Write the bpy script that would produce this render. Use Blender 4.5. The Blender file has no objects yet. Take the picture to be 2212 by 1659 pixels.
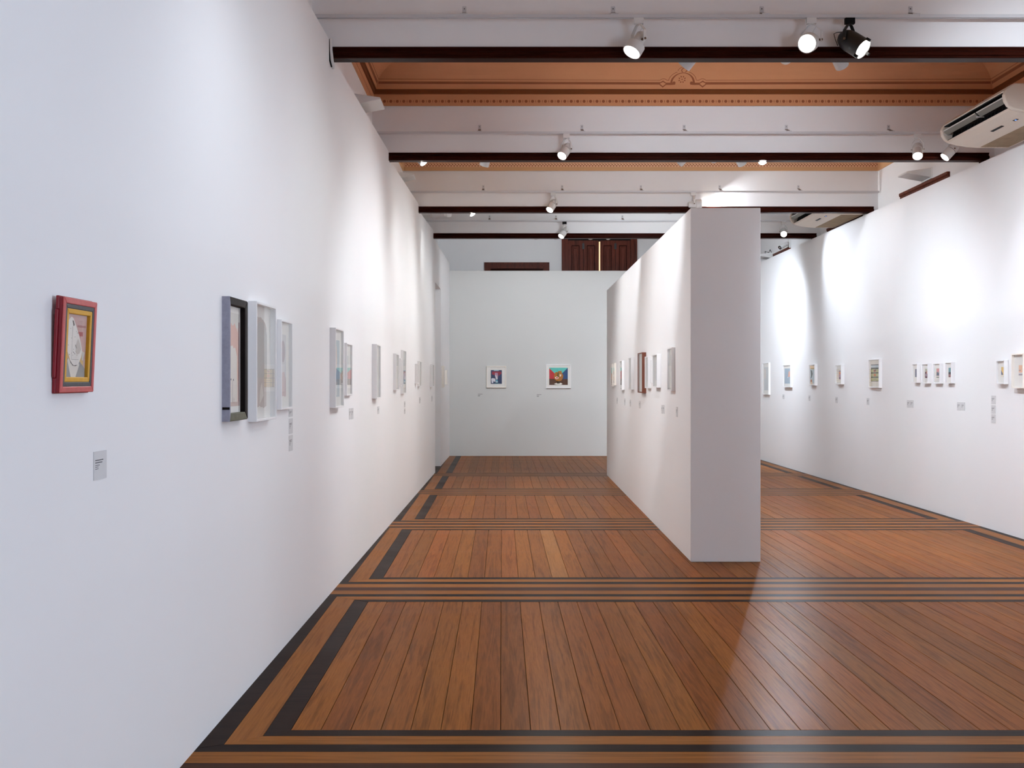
import bpy, math, random
from mathutils import Vector, Matrix, Quaternion

random.seed(7)
sc = bpy.context.scene
col = sc.collection
FPX, CX, HY = 2400.0, 1083.0, 822.0      # focal length in px, vanishing point of the floorboards (2212x1659 frame)
EYE = 1.5

# ------------------------------------------------------------------ camera, world, window light, exposure
cam_d = bpy.data.cameras.new('camera')
cam = bpy.data.objects.new('camera', cam_d)
col.objects.link(cam)
cam.location = (0, 0, EYE)
cam.rotation_euler = (math.pi / 2, 0, 0)
cam_d.sensor_width = 36.0
cam_d.lens = 36.0 * FPX / 2212.0
cam_d.shift_x = (1106.0 - CX) / 2212.0
cam_d.shift_y = (HY - 829.5) / 2212.0
cam_d.clip_start = 0.05
sc.camera = cam

world = bpy.data.worlds.new('sky')
sc.world = world
world.use_nodes = True
bg = world.node_tree.nodes['Background']
bg.inputs['Color'].default_value = (0.68, 0.81, 1.0, 1)
bg.inputs['Strength'].default_value = 6.9

portal_d = bpy.data.lights.new('window_portal', 'AREA')
portal_d.shape = 'RECTANGLE'
portal_d.size, portal_d.size_y = 3.0, 3.2
portal_d.cycles.is_portal = True
portal = bpy.data.objects.new('window_portal', portal_d)
col.objects.link(portal)
portal.location = (5.10, 1.4, 1.9)
portal.rotation_euler = (0, math.pi / 2, 0)             # faces -X, into the room

sc.view_settings.view_transform = 'Standard'
sc.view_settings.look = 'None'
sc.view_settings.gamma = 1.0
sc.view_settings.use_curve_mapping = False
sc.view_settings.exposure = 0.24
try:
    sc.cycles.use_denoising = True
    sc.cycles.denoiser = 'OPENIMAGEDENOISE'
    sc.cycles.max_bounces = 12
    sc.cycles.diffuse_bounces = 7
    sc.cycles.sample_clamp_indirect = 6.0
    sc.cycles.caustics_reflective = False
    sc.cycles.caustics_refractive = False
except Exception:
    pass
LAMP_W = 165.0                            # strength of one track spotlight

# ------------------------------------------------------------------ materials
def lin(c):
    out = []
    for v in c:
        v /= 255.0
        out.append(v / 12.92 if v <= 0.04045 else ((v + 0.055) / 1.055) ** 2.4)
    return (*out, 1.0)

def base_mat(name, rgb, rough=0.6, spec=0.5, noise=0.0, nscale=8.0, bump=0.0, metal=0.0, coat=0.0):
    m = bpy.data.materials.new(name)
    m.use_nodes = True
    nt = m.node_tree
    b = nt.nodes['Principled BSDF']
    c = lin(rgb)
    b.inputs['Base Color'].default_value = c
    b.inputs['Roughness'].default_value = rough
    b.inputs['Specular IOR Level'].default_value = spec
    b.inputs['Metallic'].default_value = metal
    b.inputs['Coat Weight'].default_value = coat
    if noise or bump:
        tc = nt.nodes.new('ShaderNodeTexCoord')
        n = nt.nodes.new('ShaderNodeTexNoise')
        n.inputs['Scale'].default_value = nscale
        n.inputs['Detail'].default_value = 5
        nt.links.new(tc.outputs['Object'], n.inputs['Vector'])
        if noise:
            r = nt.nodes.new('ShaderNodeMixRGB')
            r.inputs['Color1'].default_value = tuple(max(0, v * (1 - noise)) for v in c[:3]) + (1,)
            r.inputs['Color2'].default_value = tuple(min(1, v * (1 + noise)) for v in c[:3]) + (1,)
            nt.links.new(n.outputs['Fac'], r.inputs['Fac'])
            nt.links.new(r.outputs['Color'], b.inputs['Base Color'])
        if bump:
            bp = nt.nodes.new('ShaderNodeBump')
            bp.inputs['Strength'].default_value = bump
            bp.inputs['Distance'].default_value = 0.002
            nt.links.new(n.outputs['Fac'], bp.inputs['Height'])
            nt.links.new(bp.outputs['Normal'], b.inputs['Normal'])
    return m

def wood_mat(name, dark, light, rough=0.35, scale=(14, 14, 1.1), vary=0.22, hue=0.012, coat=0.25, figure=1.0, spec=0.5, ior=None):
    """Procedural timber: stretched noise grain along local Y, colour shifted per object."""
    m = bpy.data.materials.new(name)
    m.use_nodes = True
    nt = m.node_tree
    N, L = nt.nodes, nt.links
    b = N['Principled BSDF']
    tc = N.new('ShaderNodeTexCoord')
    oi = N.new('ShaderNodeObjectInfo')
    add = N.new('ShaderNodeVectorMath'); add.operation = 'ADD'
    rv = N.new('ShaderNodeVectorMath'); rv.operation = 'SCALE'
    cmb = N.new('ShaderNodeCombineXYZ')
    for k in range(3):
        L.new(oi.outputs['Random'], cmb.inputs[k])
    L.new(cmb.outputs[0], rv.inputs[0]); rv.inputs['Scale'].default_value = 37.0
    L.new(tc.outputs['Object'], add.inputs[0]); L.new(rv.outputs[0], add.inputs[1])
    mp = N.new('ShaderNodeMapping')
    mp.inputs['Scale'].default_value = scale
    L.new(add.outputs[0], mp.inputs['Vector'])
    n1 = N.new('ShaderNodeTexNoise'); n1.inputs['Scale'].default_value = 1.0
    n1.inputs['Detail'].default_value = 3; n1.inputs['Distortion'].default_value = figure
    L.new(mp.outputs[0], n1.inputs['Vector'])
    n2 = N.new('ShaderNodeTexNoise'); n2.inputs['Scale'].default_value = 6.9
    n2.inputs['Detail'].default_value = 6; n2.inputs['Roughness'].default_value = 0.7
    L.new(mp.outputs[0], n2.inputs['Vector'])
    n3 = N.new('ShaderNodeTexNoise'); n3.inputs['Scale'].default_value = 1.7; n3.inputs['Detail'].default_value = 3
    L.new(tc.outputs['Object'], n3.inputs['Vector'])
    # ring figure
    ma = N.new('ShaderNodeMath'); ma.operation = 'MULTIPLY'; ma.inputs[1].default_value = 15.0
    L.new(n1.outputs['Fac'], ma.inputs[0])
    sn = N.new('ShaderNodeMath'); sn.operation = 'SINE'; L.new(ma.outputs[0], sn.inputs[0])
    m1 = N.new('ShaderNodeMath'); m1.operation = 'MULTIPLY_ADD'
    L.new(sn.outputs[0], m1.inputs[0]); m1.inputs[1].default_value = 0.10; m1.inputs[2].default_value = 0.0
    s = N.new('ShaderNodeMath'); s.operation = 'MULTIPLY_ADD'
    L.new(n2.outputs['Fac'], s.inputs[0]); s.inputs[1].default_value = 0.7; L.new(m1.outputs[0], s.inputs[2])
    s2 = N.new('ShaderNodeMath'); s2.operation = 'MULTIPLY_ADD'
    L.new(n3.outputs['Fac'], s2.inputs[0]); s2.inputs[1].default_value = 0.22; L.new(s.outputs[0], s2.inputs[2])
    ramp = N.new('ShaderNodeValToRGB')
    ramp.color_ramp.elements[0].position = 0.25; ramp.color_ramp.elements[0].color = lin(dark)
    ramp.color_ramp.elements[1].position = 0.85; ramp.color_ramp.elements[1].color = lin(light)
    L.new(s2.outputs[0], ramp.inputs['Fac'])
    hsv = N.new('ShaderNodeHueSaturation')
    mr = N.new('ShaderNodeMapRange')
    L.new(oi.outputs['Random'], mr.inputs['Value'])
    mr.inputs['To Min'].default_value = 1 - vary; mr.inputs['To Max'].default_value = 1 + vary
    L.new(mr.outputs[0], hsv.inputs['Value'])
    wn = N.new('ShaderNodeTexWhiteNoise'); wn.noise_dimensions = '1D'
    L.new(oi.outputs['Random'], wn.inputs['W'])
    mh = N.new('ShaderNodeMapRange'); L.new(wn.outputs['Value'], mh.inputs['Value'])
    mh.inputs['To Min'].default_value = 0.5 - hue; mh.inputs['To Max'].default_value = 0.5 + hue
    L.new(mh.outputs[0], hsv.inputs['Hue'])
    L.new(ramp.outputs['Color'], hsv.inputs['Color'])
    L.new(hsv.outputs['Color'], b.inputs['Base Color'])
    rr = N.new('ShaderNodeMapRange'); L.new(n3.outputs['Fac'], rr.inputs['Value'])
    rr.inputs['To Min'].default_value = rough - 0.08; rr.inputs['To Max'].default_value = rough + 0.1
    L.new(rr.outputs[0], b.inputs['Roughness'])
    b.inputs['Specular IOR Level'].default_value = spec
    if ior: b.inputs['IOR'].default_value = ior
    b.inputs['Coat Weight'].default_value = coat
    b.inputs['Coat Roughness'].default_value = 0.3
    bp = N.new('ShaderNodeBump'); bp.inputs['Strength'].default_value = 0.12; bp.inputs['Distance'].default_value = 0.001
    L.new(n2.outputs['Fac'], bp.inputs['Height']); L.new(bp.outputs['Normal'], b.inputs['Normal'])
    return m

def glass_mat():
    m = bpy.data.materials.new('picture_glass')
    m.use_nodes = True
    nt = m.node_tree
    N, L = nt.nodes, nt.links
    N.remove(N['Principled BSDF'])
    out = N['Material Output']
    t = N.new('ShaderNodeBsdfTransparent')
    g = N.new('ShaderNodeBsdfGlossy'); g.inputs['Roughness'].default_value = 0.0
    # Schlick reflectance of a thin pane, the same from both sides
    ge = N.new('ShaderNodeNewGeometry')
    dt = N.new('ShaderNodeVectorMath'); dt.operation = 'DOT_PRODUCT'
    L.new(ge.outputs['Normal'], dt.inputs[0]); L.new(ge.outputs['Incoming'], dt.inputs[1])
    ab = N.new('ShaderNodeMath'); ab.operation = 'ABSOLUTE'; L.new(dt.outputs['Value'], ab.inputs[0])
    iv = N.new('ShaderNodeMath'); iv.operation = 'SUBTRACT'; iv.inputs[0].default_value = 1.0; L.new(ab.outputs[0], iv.inputs[1])
    pw_ = N.new('ShaderNodeMath'); pw_.operation = 'POWER'; pw_.inputs[1].default_value = 5.0; L.new(iv.outputs[0], pw_.inputs[0])
    f = N.new('ShaderNodeMath'); f.operation = 'MULTIPLY_ADD'; f.inputs[1].default_value = 0.93; f.inputs[2].default_value = 0.06
    L.new(pw_.outputs[0], f.inputs[0])
    mx = N.new('ShaderNodeMixShader')
    L.new(f.outputs[0], mx.inputs[0]); L.new(t.outputs[0], mx.inputs[1]); L.new(g.outputs[0], mx.inputs[2])
    L.new(mx.outputs[0], out.inputs['Surface'])
    return m

def emit_mat(name, rgb, strength):
    m = bpy.data.materials.new(name)
    m.use_nodes = True
    b = m.node_tree.nodes['Principled BSDF']
    b.inputs['Base Color'].default_value = (0.8, 0.8, 0.8, 1)
    b.inputs['Emission Color'].default_value = lin(rgb)
    b.inputs['Emission Strength'].default_value = strength
    return m

_flat = {}
def flat(rgb, rough=0.6):
    k = (tuple(rgb), rough)
    if k not in _flat:
        _flat[k] = base_mat('print_%02x%02x%02x' % tuple(rgb), rgb, rough, 0.3, noise=0.06, nscale=14.0)
    return _flat[k]

M = dict(
    wall=base_mat('white_wall_paint', (240, 240, 240), 0.75, 0.2, noise=0.012, nscale=2.2, bump=0.05),
    grey_wall=base_mat('pale_grey_wall_paint', (208, 209, 206), 0.75, 0.2, noise=0.012, nscale=2.0, bump=0.05),
    plaster=base_mat('old_plaster_paint', (238, 238, 238), 0.85, 0.15, noise=0.02, nscale=3.0, bump=0.15),
    orange=base_mat('painted_ochre_plaster', (196, 138, 99), 0.8, 0.2, noise=0.05, nscale=4.0, bump=0.1),
    tan=base_mat('painted_tan_plaster', (205, 162, 120), 0.8, 0.2, noise=0.05, nscale=4.0),
    tan_light=base_mat('painted_light_tan', (222, 180, 145), 0.8, 0.2, noise=0.04, nscale=5.0),
    brown_paint=base_mat('brown_stencil_paint', (140, 84, 54), 0.8, 0.2, noise=0.08, nscale=9.0),
    groove_shade=base_mat('dark_brown_groove_shade', (112, 62, 30), 0.8, 0.2, noise=0.08, nscale=9.0),
    beam=wood_mat('dark_varnished_beam_wood', (24, 8, 6), (62, 24, 15), 0.3, (1.2, 14, 14), 0.05, 0.0, 0.0, ior=1.07),
    shutter=wood_mat('dark_shutter_wood', (58, 24, 16), (118, 56, 38), 0.5, (16, 16, 1.0), 0.08, 0.0, 0.0, ior=1.25),
    plank=wood_mat('oiled_floor_plank', (98, 54, 18), (160, 98, 46), 0.3, (26, 0.9, 26), 0.17, 0.004, 0.0, ior=1.065),
    pale_plank=wood_mat('pale_floor_plank', (124, 80, 38), (174, 118, 66), 0.3, (26, 0.9, 26), 0.0, 0.0, 0.0, ior=1.065),
    strip_light=wood_mat('light_border_wood', (118, 72, 28), (166, 106, 52), 0.3, (0.9, 26, 26), 0.1, 0.0, 0.0, ior=1.065),
    strip_side=wood_mat('side_border_wood', (110, 66, 28), (160, 102, 50), 0.3, (26, 0.9, 26), 0.1, 0.0, 0.0, ior=1.065),
    strip_dark=wood_mat('dark_border_wood', (26, 16, 12), (50, 34, 26), 0.3, (1.3, 14, 14), 0.1, 0.0, 0.0, ior=1.065),
    strip_mid=wood_mat('purple_brown_threshold_wood', (44, 26, 20), (88, 54, 38), 0.3, (0.9, 26, 26), 0.1, 0.0, 0.0, ior=1.065),
    subfloor=base_mat('dark_joint_dust', (28, 20, 15), 0.9, 0.1),
    white_metal=base_mat('white_enamel', (222, 222, 220), 0.45, 0.4, noise=0.015, nscale=6.0),
    track=base_mat('white_track_enamel', (205, 206, 208), 0.5, 0.4),
    rust=base_mat('raw_bracket_steel', (112, 92, 74), 0.6, 0.4, noise=0.25, nscale=30.0),
    black_metal=base_mat('black_enamel', (26, 27, 28), 0.4, 0.5, noise=0.1, nscale=12.0),
    black_plastic=base_mat('black_plastic', (10, 10, 11), 0.6, 0.15),
    beige=base_mat('cream_plastic', (222, 212, 198), 0.45, 0.4, noise=0.02, nscale=5.0),
    grey_plastic=base_mat('grey_vane_plastic', (120, 120, 114), 0.5, 0.4),
    white_frame=base_mat('white_lacquered_frame', (236, 236, 236), 0.4, 0.4, noise=0.01, nscale=9.0),
    cream_frame=base_mat('cream_lacquered_frame', (240, 234, 224), 0.4, 0.4, noise=0.01, nscale=9.0),
    brown_frame=base_mat('reddish_brown_frame', (116, 62, 42), 0.5, 0.4, noise=0.12, nscale=16.0),
    mat_board=base_mat('off_white_mat_board', (238, 236, 230), 0.85, 0.1),
    red_paint=base_mat('chipped_red_paint', (196, 84, 82), 0.4, 0.5, noise=0.18, nscale=40.0, bump=0.5),
    crimson=base_mat('crimson_side_paint', (138, 10, 30), 0.4, 0.5, noise=0.2, nscale=30.0, bump=0.4),
    char=base_mat('charcoal_paint', (84, 84, 84), 0.6, 0.3, noise=0.3, nscale=60.0, bump=0.4),
    ochre=base_mat('yellow_ochre_paint', (214, 160, 44), 0.5, 0.4, noise=0.14, nscale=40.0, bump=0.3),
    black_frame=base_mat('black_brown_frame_wood', (24, 18, 17), 0.55, 0.1, noise=0.45, nscale=22.0, bump=0.4),
    worn_grey=base_mat('worn_grey_violet_wood', (152, 152, 166), 0.7, 0.2, noise=0.22, nscale=45.0, bump=0.8),
    olive_wood=base_mat('cracked_olive_wood', (104, 104, 88), 0.7, 0.2, noise=0.35, nscale=40.0, bump=0.8),
    card=base_mat('grey_label_card', (212, 212, 212), 0.7, 0.2),
    ink=base_mat('dark_grey_ink', (92, 92, 96), 0.7, 0.2),
    glass=glass_mat(),
    lens=emit_mat('lit_lamp_lens', (255, 250, 240), 22.0),
    lens_soft=emit_mat('lit_lamp_inner_rim', (255, 252, 246), 4.0),
    filter=base_mat('dusty_grille_mesh', (148, 128, 104), 0.8, 0.2, noise=0.35, nscale=9.0),
    blue_led=emit_mat('blue_display_light', (70, 150, 255), 2.0),
    daylight=emit_mat('daylit_gap_glow', (255, 205, 130), 0.9),
)
M['mullion'] = M['white_metal']

# ------------------------------------------------------------------ mesh builder
class MB:
    def __init__(self):
        self.v, self.f, self.m = [], [], []
    def poly(self, pts, mi=0):
        i = len(self.v)
        self.v += [tuple(p) for p in pts]
        self.f.append(tuple(range(i, i + len(pts)))); self.m.append(mi)
    def box(self, x0, x1, y0, y1, z0, z1, mi=0):
        self.prism([(x0, y0), (x1, y0), (x1, y1), (x0, y1)], z0, z1, mi)
        return self
    def prism(self, pts, z0, z1, mi=0, axis='z'):
        n = len(pts); i = len(self.v)
        def P(p, h):
            if axis == 'z': return (p[0], p[1], h)
            if axis == 'y': return (p[0], h, p[1])
            return (h, p[0], p[1])
        self.v += [P(p, z0) for p in pts] + [P(p, z1) for p in pts]
        self.f.append(tuple(i + k for k in range(n))[::-1]); self.m.append(mi)
        self.f.append(tuple(i + n + k for k in range(n))); self.m.append(mi)
        for k in range(n):
            k2 = (k + 1) % n
            self.f.append((i + k, i + k2, i + n + k2, i + n + k)); self.m.append(mi)
        return self
    def lathe(self, prof, seg=20, mi=0, cap=True, axis=None):
        """prof: (radius, z) pairs; mi an index or a list per segment."""
        i = len(self.v)
        for r, z in prof:
            for k in range(seg):
                a = 2 * math.pi * k / seg
                self.v.append((r * math.cos(a), r * math.sin(a), z))
        for j in range(len(prof) - 1):
            mm = mi[j] if isinstance(mi, (list, tuple)) else mi
            for k in range(seg):
                k2 = (k + 1) % seg
                self.f.append((i + j * seg + k, i + j * seg + k2, i + (j + 1) * seg + k2, i + (j + 1) * seg + k)); self.m.append(mm)
        if cap:
            a0 = mi[0] if isinstance(mi, (list, tuple)) else mi
            a1 = mi[-1] if isinstance(mi, (list, tuple)) else mi
            self.f.append(tuple(i + k for k in range(seg))[::-1]); self.m.append(a0)
            e = i + (len(prof) - 1) * seg
            self.f.append(tuple(e + k for k in range(seg))); self.m.append(a1)
        return self
    def tube(self, pts, r, seg=6, mi=0):
        pts = [Vector(p) for p in pts]
        i = len(self.v)
        for j, p in enumerate(pts):
            t = (pts[min(j + 1, len(pts) - 1)] - pts[max(j - 1, 0)]).normalized()
            a = t.cross(Vector((0.13, 0.31, 0.94))).normalized()
            b = t.cross(a)
            for k in range(seg):
                w = 2 * math.pi * k / seg
                self.v.append(tuple(p + (a * math.cos(w) + b * math.sin(w)) * r))
        for j in range(len(pts) - 1):
            for k in range(seg):
                k2 = (k + 1) % seg
                self.f.append((i + j * seg + k, i + j * seg + k2, i + (j + 1) * seg + k2, i + (j + 1) * seg + k)); self.m.append(mi)
        self.f.append(tuple(i + k for k in range(seg))[::-1]); self.m.append(mi)
        e = i + (len(pts) - 1) * seg
        self.f.append(tuple(e + k for k in range(seg))); self.m.append(mi)
        return self
    def mesh(self, name, mats, smooth=None):
        me = bpy.data.meshes.new(name)
        me.from_pydata(self.v, [], self.f)
        for m in (mats if isinstance(mats, (list, tuple)) else [mats]):
            me.materials.append(m)
        me.polygons.foreach_set('material_index', self.m)
        import bmesh
        bm = bmesh.new(); bm.from_mesh(me)
        bmesh.ops.recalc_face_normals(bm, faces=bm.faces)
        bm.to_mesh(me); bm.free()
        if smooth:
            me.polygons.foreach_set('use_smooth', [True] * len(me.polygons))
            try:
                me.set_sharp_from_angle(angle=math.radians(smooth))
            except Exception:
                pass
        me.update()
        return me
    def build(self, name, mats, parent=None, smooth=None, loc=(0, 0, 0)):
        return put(name, self.mesh(name, mats, smooth), parent, loc)

def put(name, me, parent=None, loc=(0, 0, 0), rot=None):
    o = bpy.data.objects.new(name, me)
    col.objects.link(o)
    o.parent = parent
    o.location = loc
    if rot is not None:
        if isinstance(rot, Quaternion):
            o.rotation_mode = 'QUATERNION'; o.rotation_quaternion = rot
        else:
            o.rotation_euler = rot
    return o

def tag(o, label, cat, group=None):
    o['label'] = label; o['category'] = cat
    if group: o['group'] = group
    return o

def thing(name, label, cat, loc=(0, 0, 0), rotz=0.0, group=None):
    o = bpy.data.objects.new(name, None)
    o.empty_display_size = 0.05
    col.objects.link(o)
    o.location = loc; o.rotation_euler = (0, 0, rotz)
    return tag(o, label, cat, group)

def struct(o):
    o['kind'] = 'structure'
    return o

def part(o, label):
    o['label'] = label
    return o

def bev(o, w=0.003, seg=1):
    md = o.modifiers.new('bevel', 'BEVEL'); md.width = w; md.segments = seg
    md.limit_method = 'ANGLE'; md.angle_limit = math.radians(40)
    return o

# ------------------------------------------------------------------ layout of the place (metres)
X0, X1 = -1.33, 5.08                                  # the old side walls
HEAD = [4.33, 7.806, 11.432, 14.97, 17.69]            # near face of each lintel
HT = 0.127                                            # lintel thickness
BAND = [(3.821, 4.768), (7.530, 8.465), (11.146, 12.08), (14.516, 15.45), (17.39, 18.05)]
YB = 22.1                                             # exhibition back wall
YW = 23.2                                             # old back wall
XL = lambda y: -1.298 + 0.01215 * y                   # left exhibition wall
XP = lambda y: 1.452 + 0.0123 * y                     # left face of the partition
XR = lambda y: 4.96 - 0.0023 * y                      # right exhibition wall
ROOMB = -2.6

# ---- floor: every board and border strip its own piece
fl = struct(MB().box(X0 - 0.3, X1 + 0.3, ROOMB - 0.2, YW + 0.2, -0.2, -0.012).build('floor', M['subfloor']))
SX = [-1.325, -1.144, -1.006, -0.904]                 # side border, from the wall inwards
SR = [5.06, 4.872, 4.734, 4.632]
bw = [0.09, 0.132, 0.09, 0.108, 0.08]
fields = [(ROOMB, BAND[0][0])] + [(BAND[i][1], BAND[i + 1][0]) for i in range(4)] + [(BAND[4][1], YB + 0.02)]
NPL = 43
SHIFT = [0.0, 0.0, 0.004, 0.066, 0.080, 0.104]         # the left border steps inwards from room to room
gap = 0.0013
for bi, (ya, yb) in enumerate(fields):
    mb = MB()
    xl = SX[3] + SHIFT[bi]
    pw = (SR[3] - xl) / NPL
    x, e, t = pw / 2 - gap, 0.0012, 0.0
    ln = yb - ya - 0.002
    # chamfered board: top at z 0, a hair narrower than its base
    v = [(-x, 0, -0.012), (x, 0, -0.012), (x, ln, -0.012), (-x, ln, -0.012),
         (-x, 0, -e), (x, 0, -e), (x, ln, -e), (-x, ln, -e),
         (-x + e, e, 0), (x - e, e, 0), (x - e, ln - e, 0), (-x + e, ln - e, 0)]
    mb.v = v
    mb.f = [(0, 3, 2, 1), (8, 9, 10, 11)] + [(k, (k + 1) % 4, 4 + (k + 1) % 4, 4 + k) for k in range(4)] + \
           [(4 + k, 4 + (k + 1) % 4, 8 + (k + 1) % 4, 8 + k) for k in range(4)]
    mb.m = [0] * len(mb.f)
    me = mb.mesh('plank', M['plank'])
    for k in range(NPL):
        if bi == 2 and k == int((0.42 - xl) / pw):
            mb2 = MB(); mb2.v, mb2.f, mb2.m = mb.v, mb.f, mb.m
            part(put('plank', mb2.mesh('plank', M['pale_plank']), fl, (xl + (k + 0.5) * pw, ya + 0.001, 0.0)), 'paler yellowish board')
            continue
        o = put('plank', me, fl, (xl + (k + 0.5) * pw, ya + 0.001, random.uniform(-0.0006, 0.0004)))

def strip(pts, name, mat):
    cx = sum(p[0] for p in pts) / len(pts); cy = sum(p[1] for p in pts) / len(pts)
    sh = [((p[0] - cx), (p[1] - cy)) for p in pts]
    return MB().prism(sh, -0.012, random.uniform(-0.0006, 0.0), 0).build(name, mat, fl, loc=(cx, cy, 0))

g2 = 0.0008
def band_edges(i):
    a, b = BAND[i]
    k = (b - a) / 0.947
    w = [0.08 * k, 0.108 * k, 0.09 * k, 0.132 * k, 0.127 * k, 0.132 * k, 0.09 * k, 0.108 * k, 0.08 * k]
    e = [a]
    for q in w: e.append(e[-1] + q)
    return e
E = [band_edges(i) for i in range(5)]
for i in range(5):                                    # threshold strips: light, dark, light, wall to wall
    e = E[i]
    for j, mt in ((3, 'strip_light'), (4, 'strip_mid'), (5, 'strip_light')):
        strip([(X0, e[j] + g2), (X1, e[j] + g2), (X1, e[j + 1] - g2), (X0, e[j + 1] - g2)], 'threshold_strip', M[mt])
ring_m = ['strip_dark', 'strip_light', 'strip_dark']
for r in range(6):                                    # mitred border of each room: dark, light, dark
    n_e = [E[r - 1][6], E[r - 1][7], E[r - 1][8], E[r - 1][9]] if r > 0 else [ROOMB] * 4
    f_e = [E[r][3], E[r][2], E[r][1], E[r][0]] if r < 5 else [YB + 0.02] * 4
    sx = [SX[0]] + [v + SHIFT[r] for v in SX[1:]]
    for k in range(3):
        xa, xb, xc, xd = sx[k] + g2, sx[k + 1] - g2, SR[k + 1] + g2, SR[k] - g2
        side_m = M['strip_side'] if k == 1 else M['strip_dark']
        if r > 0:
            strip([(xa, n_e[k] + g2), (xd, n_e[k] + g2), (xc, n_e[k + 1] - g2), (xb, n_e[k + 1] - g2)], 'border_strip', M[ring_m[k]])
        if r < 5:
            strip([(xb, f_e[k + 1] + g2), (xc, f_e[k + 1] + g2), (xd, f_e[k] - g2), (xa, f_e[k] - g2)], 'border_strip', M[ring_m[k]])
        strip([(xa, n_e[k] + 2 * g2), (xb, n_e[k + 1] + 2 * g2), (xb, f_e[k + 1] - 2 * g2), (xa, f_e[k] - 2 * g2)], 'border_strip', side_m)
        strip([(xd, n_e[k] + 2 * g2), (xd, f_e[k] - 2 * g2), (xc, f_e[k + 1] - 2 * g2), (xc, n_e[k + 1] + 2 * g2)], 'border_strip', side_m)

# ---- exhibition walls
def wall_left_mesh():
    mb = MB()
    T = 0.035
    sil = [(-1.5, 3.89), (HEAD[0] - 0.005, 3.89), (HEAD[0] - 0.004, 3.765), (HEAD[0] + HT + 0.03, 3.765), (HEAD[0] + HT + 0.031, 3.84),
           (HEAD[1] - 0.006, 3.885), (HEAD[1] - 0.005, 3.765), (HEAD[1] + HT + 0.02, 3.765), (HEAD[1] + HT + 0.021, 3.80),
           (HEAD[2] - 0.006, 3.858), (HEAD[2] - 0.005, 3.765), (HEAD[2] + HT + 0.02, 3.765), (HEAD[2] + HT + 0.021, 3.79),
           (HEAD[3] - 0.006, 3.88), (HEAD[3] - 0.005, 3.765), (HEAD[3] + HT + 0.02, 3.765), (HEAD[3] + HT + 0.021, 3.80),
           (HEAD[4] - 0.006, 3.89), (HEAD[4] - 0.005, 3.765), (HEAD[4] + HT + 0.02, 3.765), (HEAD[4] + HT + 0.021, 3.77), (YB, 3.83)]
    D0, D1, DZ = 18.1, 19.46, 3.1                     # doorway
    pts = [(-1.5, 0.0), (D0, 0.0), (D0, DZ), (D1, DZ), (D1, 0.0), (YB, 0.0)] + sil[::-1]
    n = len(pts)
    mb.v = [(XL(y), y, z) for y, z in pts] + [(XL(y) - (T if not (18.0 < y < 19.5 and z <= DZ) else 0.2), y, z) for y, z in pts]
    mb.f = [tuple(range(n))[::-1], tuple(range(n, 2 * n))] + [(k, (k + 1) % n, n + (k + 1) % n, n + k) for k in range(n)]
    mb.m = [0] * len(mb.f)
    return mb
struct(wall_left_mesh().build('wall_left', M['wall']))
struct(MB().prism([(XR(4), 4.5), (XR(4) + 0.02, 4.5), (XR(YB) + 0.02, YB), (XR(YB), YB)], 0, 3.742).build('wall_right', M['wall']))
struct(MB().box(XL(YB) - 0.04, XR(YB) + 0.02, YB, YB + 0.05, 0, 3.683).build('wall_back', M['grey_wall']))
pa, pb = 9.184, 17.56
o = struct(MB().prism([(XP(pa), pa), (XP(pa) + 0.578, pa), (XP(pb) + 0.578, pb), (XP(pb), pb)], 0, 2.928).build('wall_partition', M['wall']))
bev(o, 0.004, 1)

# ---- old building shell
struct(MB().box(X0 - 0.3, X0, ROOMB - 0.2, YW + 0.2, 0, 5.5).build('wall_outer_left', M['plaster']))
wy0, wy1, wz0, wz1 = -0.2, 3.0, 0.4, 3.4               # daylight window beside the photographer
mb = MB()
mb.box(X1, X1 + 0.3, ROOMB - 0.2, wy0, 0, 5.5); mb.box(X1, X1 + 0.3, wy1, YW + 0.2, 0, 5.5)
mb.box(X1, X1 + 0.3, wy0, wy1, 0, wz0); mb.box(X1, X1 + 0.3, wy0, wy1, wz1, 5.5)
struct(mb.build('wall_outer_right', M['plaster']))
struct(MB().box(X0, X1, YW, YW + 0.2, 0, 5.5).build('wall_outer_back', M['plaster']))
struct(MB().box(X0, X1, ROOMB - 0.2, ROOMB, 0, 5.5).build('wall_rear', M['plaster']))
xw = X1 + 0.2
w1 = struct(MB().box(xw, xw + 0.06, wy0, wy0 + 0.08, wz0, wz1).box(xw, xw + 0.06, wy1 - 0.08, wy1, wz0, wz1)
            .box(xw, xw + 0.06, wy0 + 0.08, wy1 - 0.08, wz0, wz0 + 0.08).box(xw, xw + 0.06, wy0 + 0.08, wy1 - 0.08, wz1 - 0.08, wz1).build('window_1', M['shutter']))
for k in range(1, 4):
    y = wy0 + (wy1 - wy0) * k / 4
    MB().box(xw + 0.01, xw + 0.05, y - 0.025, y + 0.025, wz0 + 0.06, wz1 - 0.06).build('mullion', M['shutter'], w1)

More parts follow.
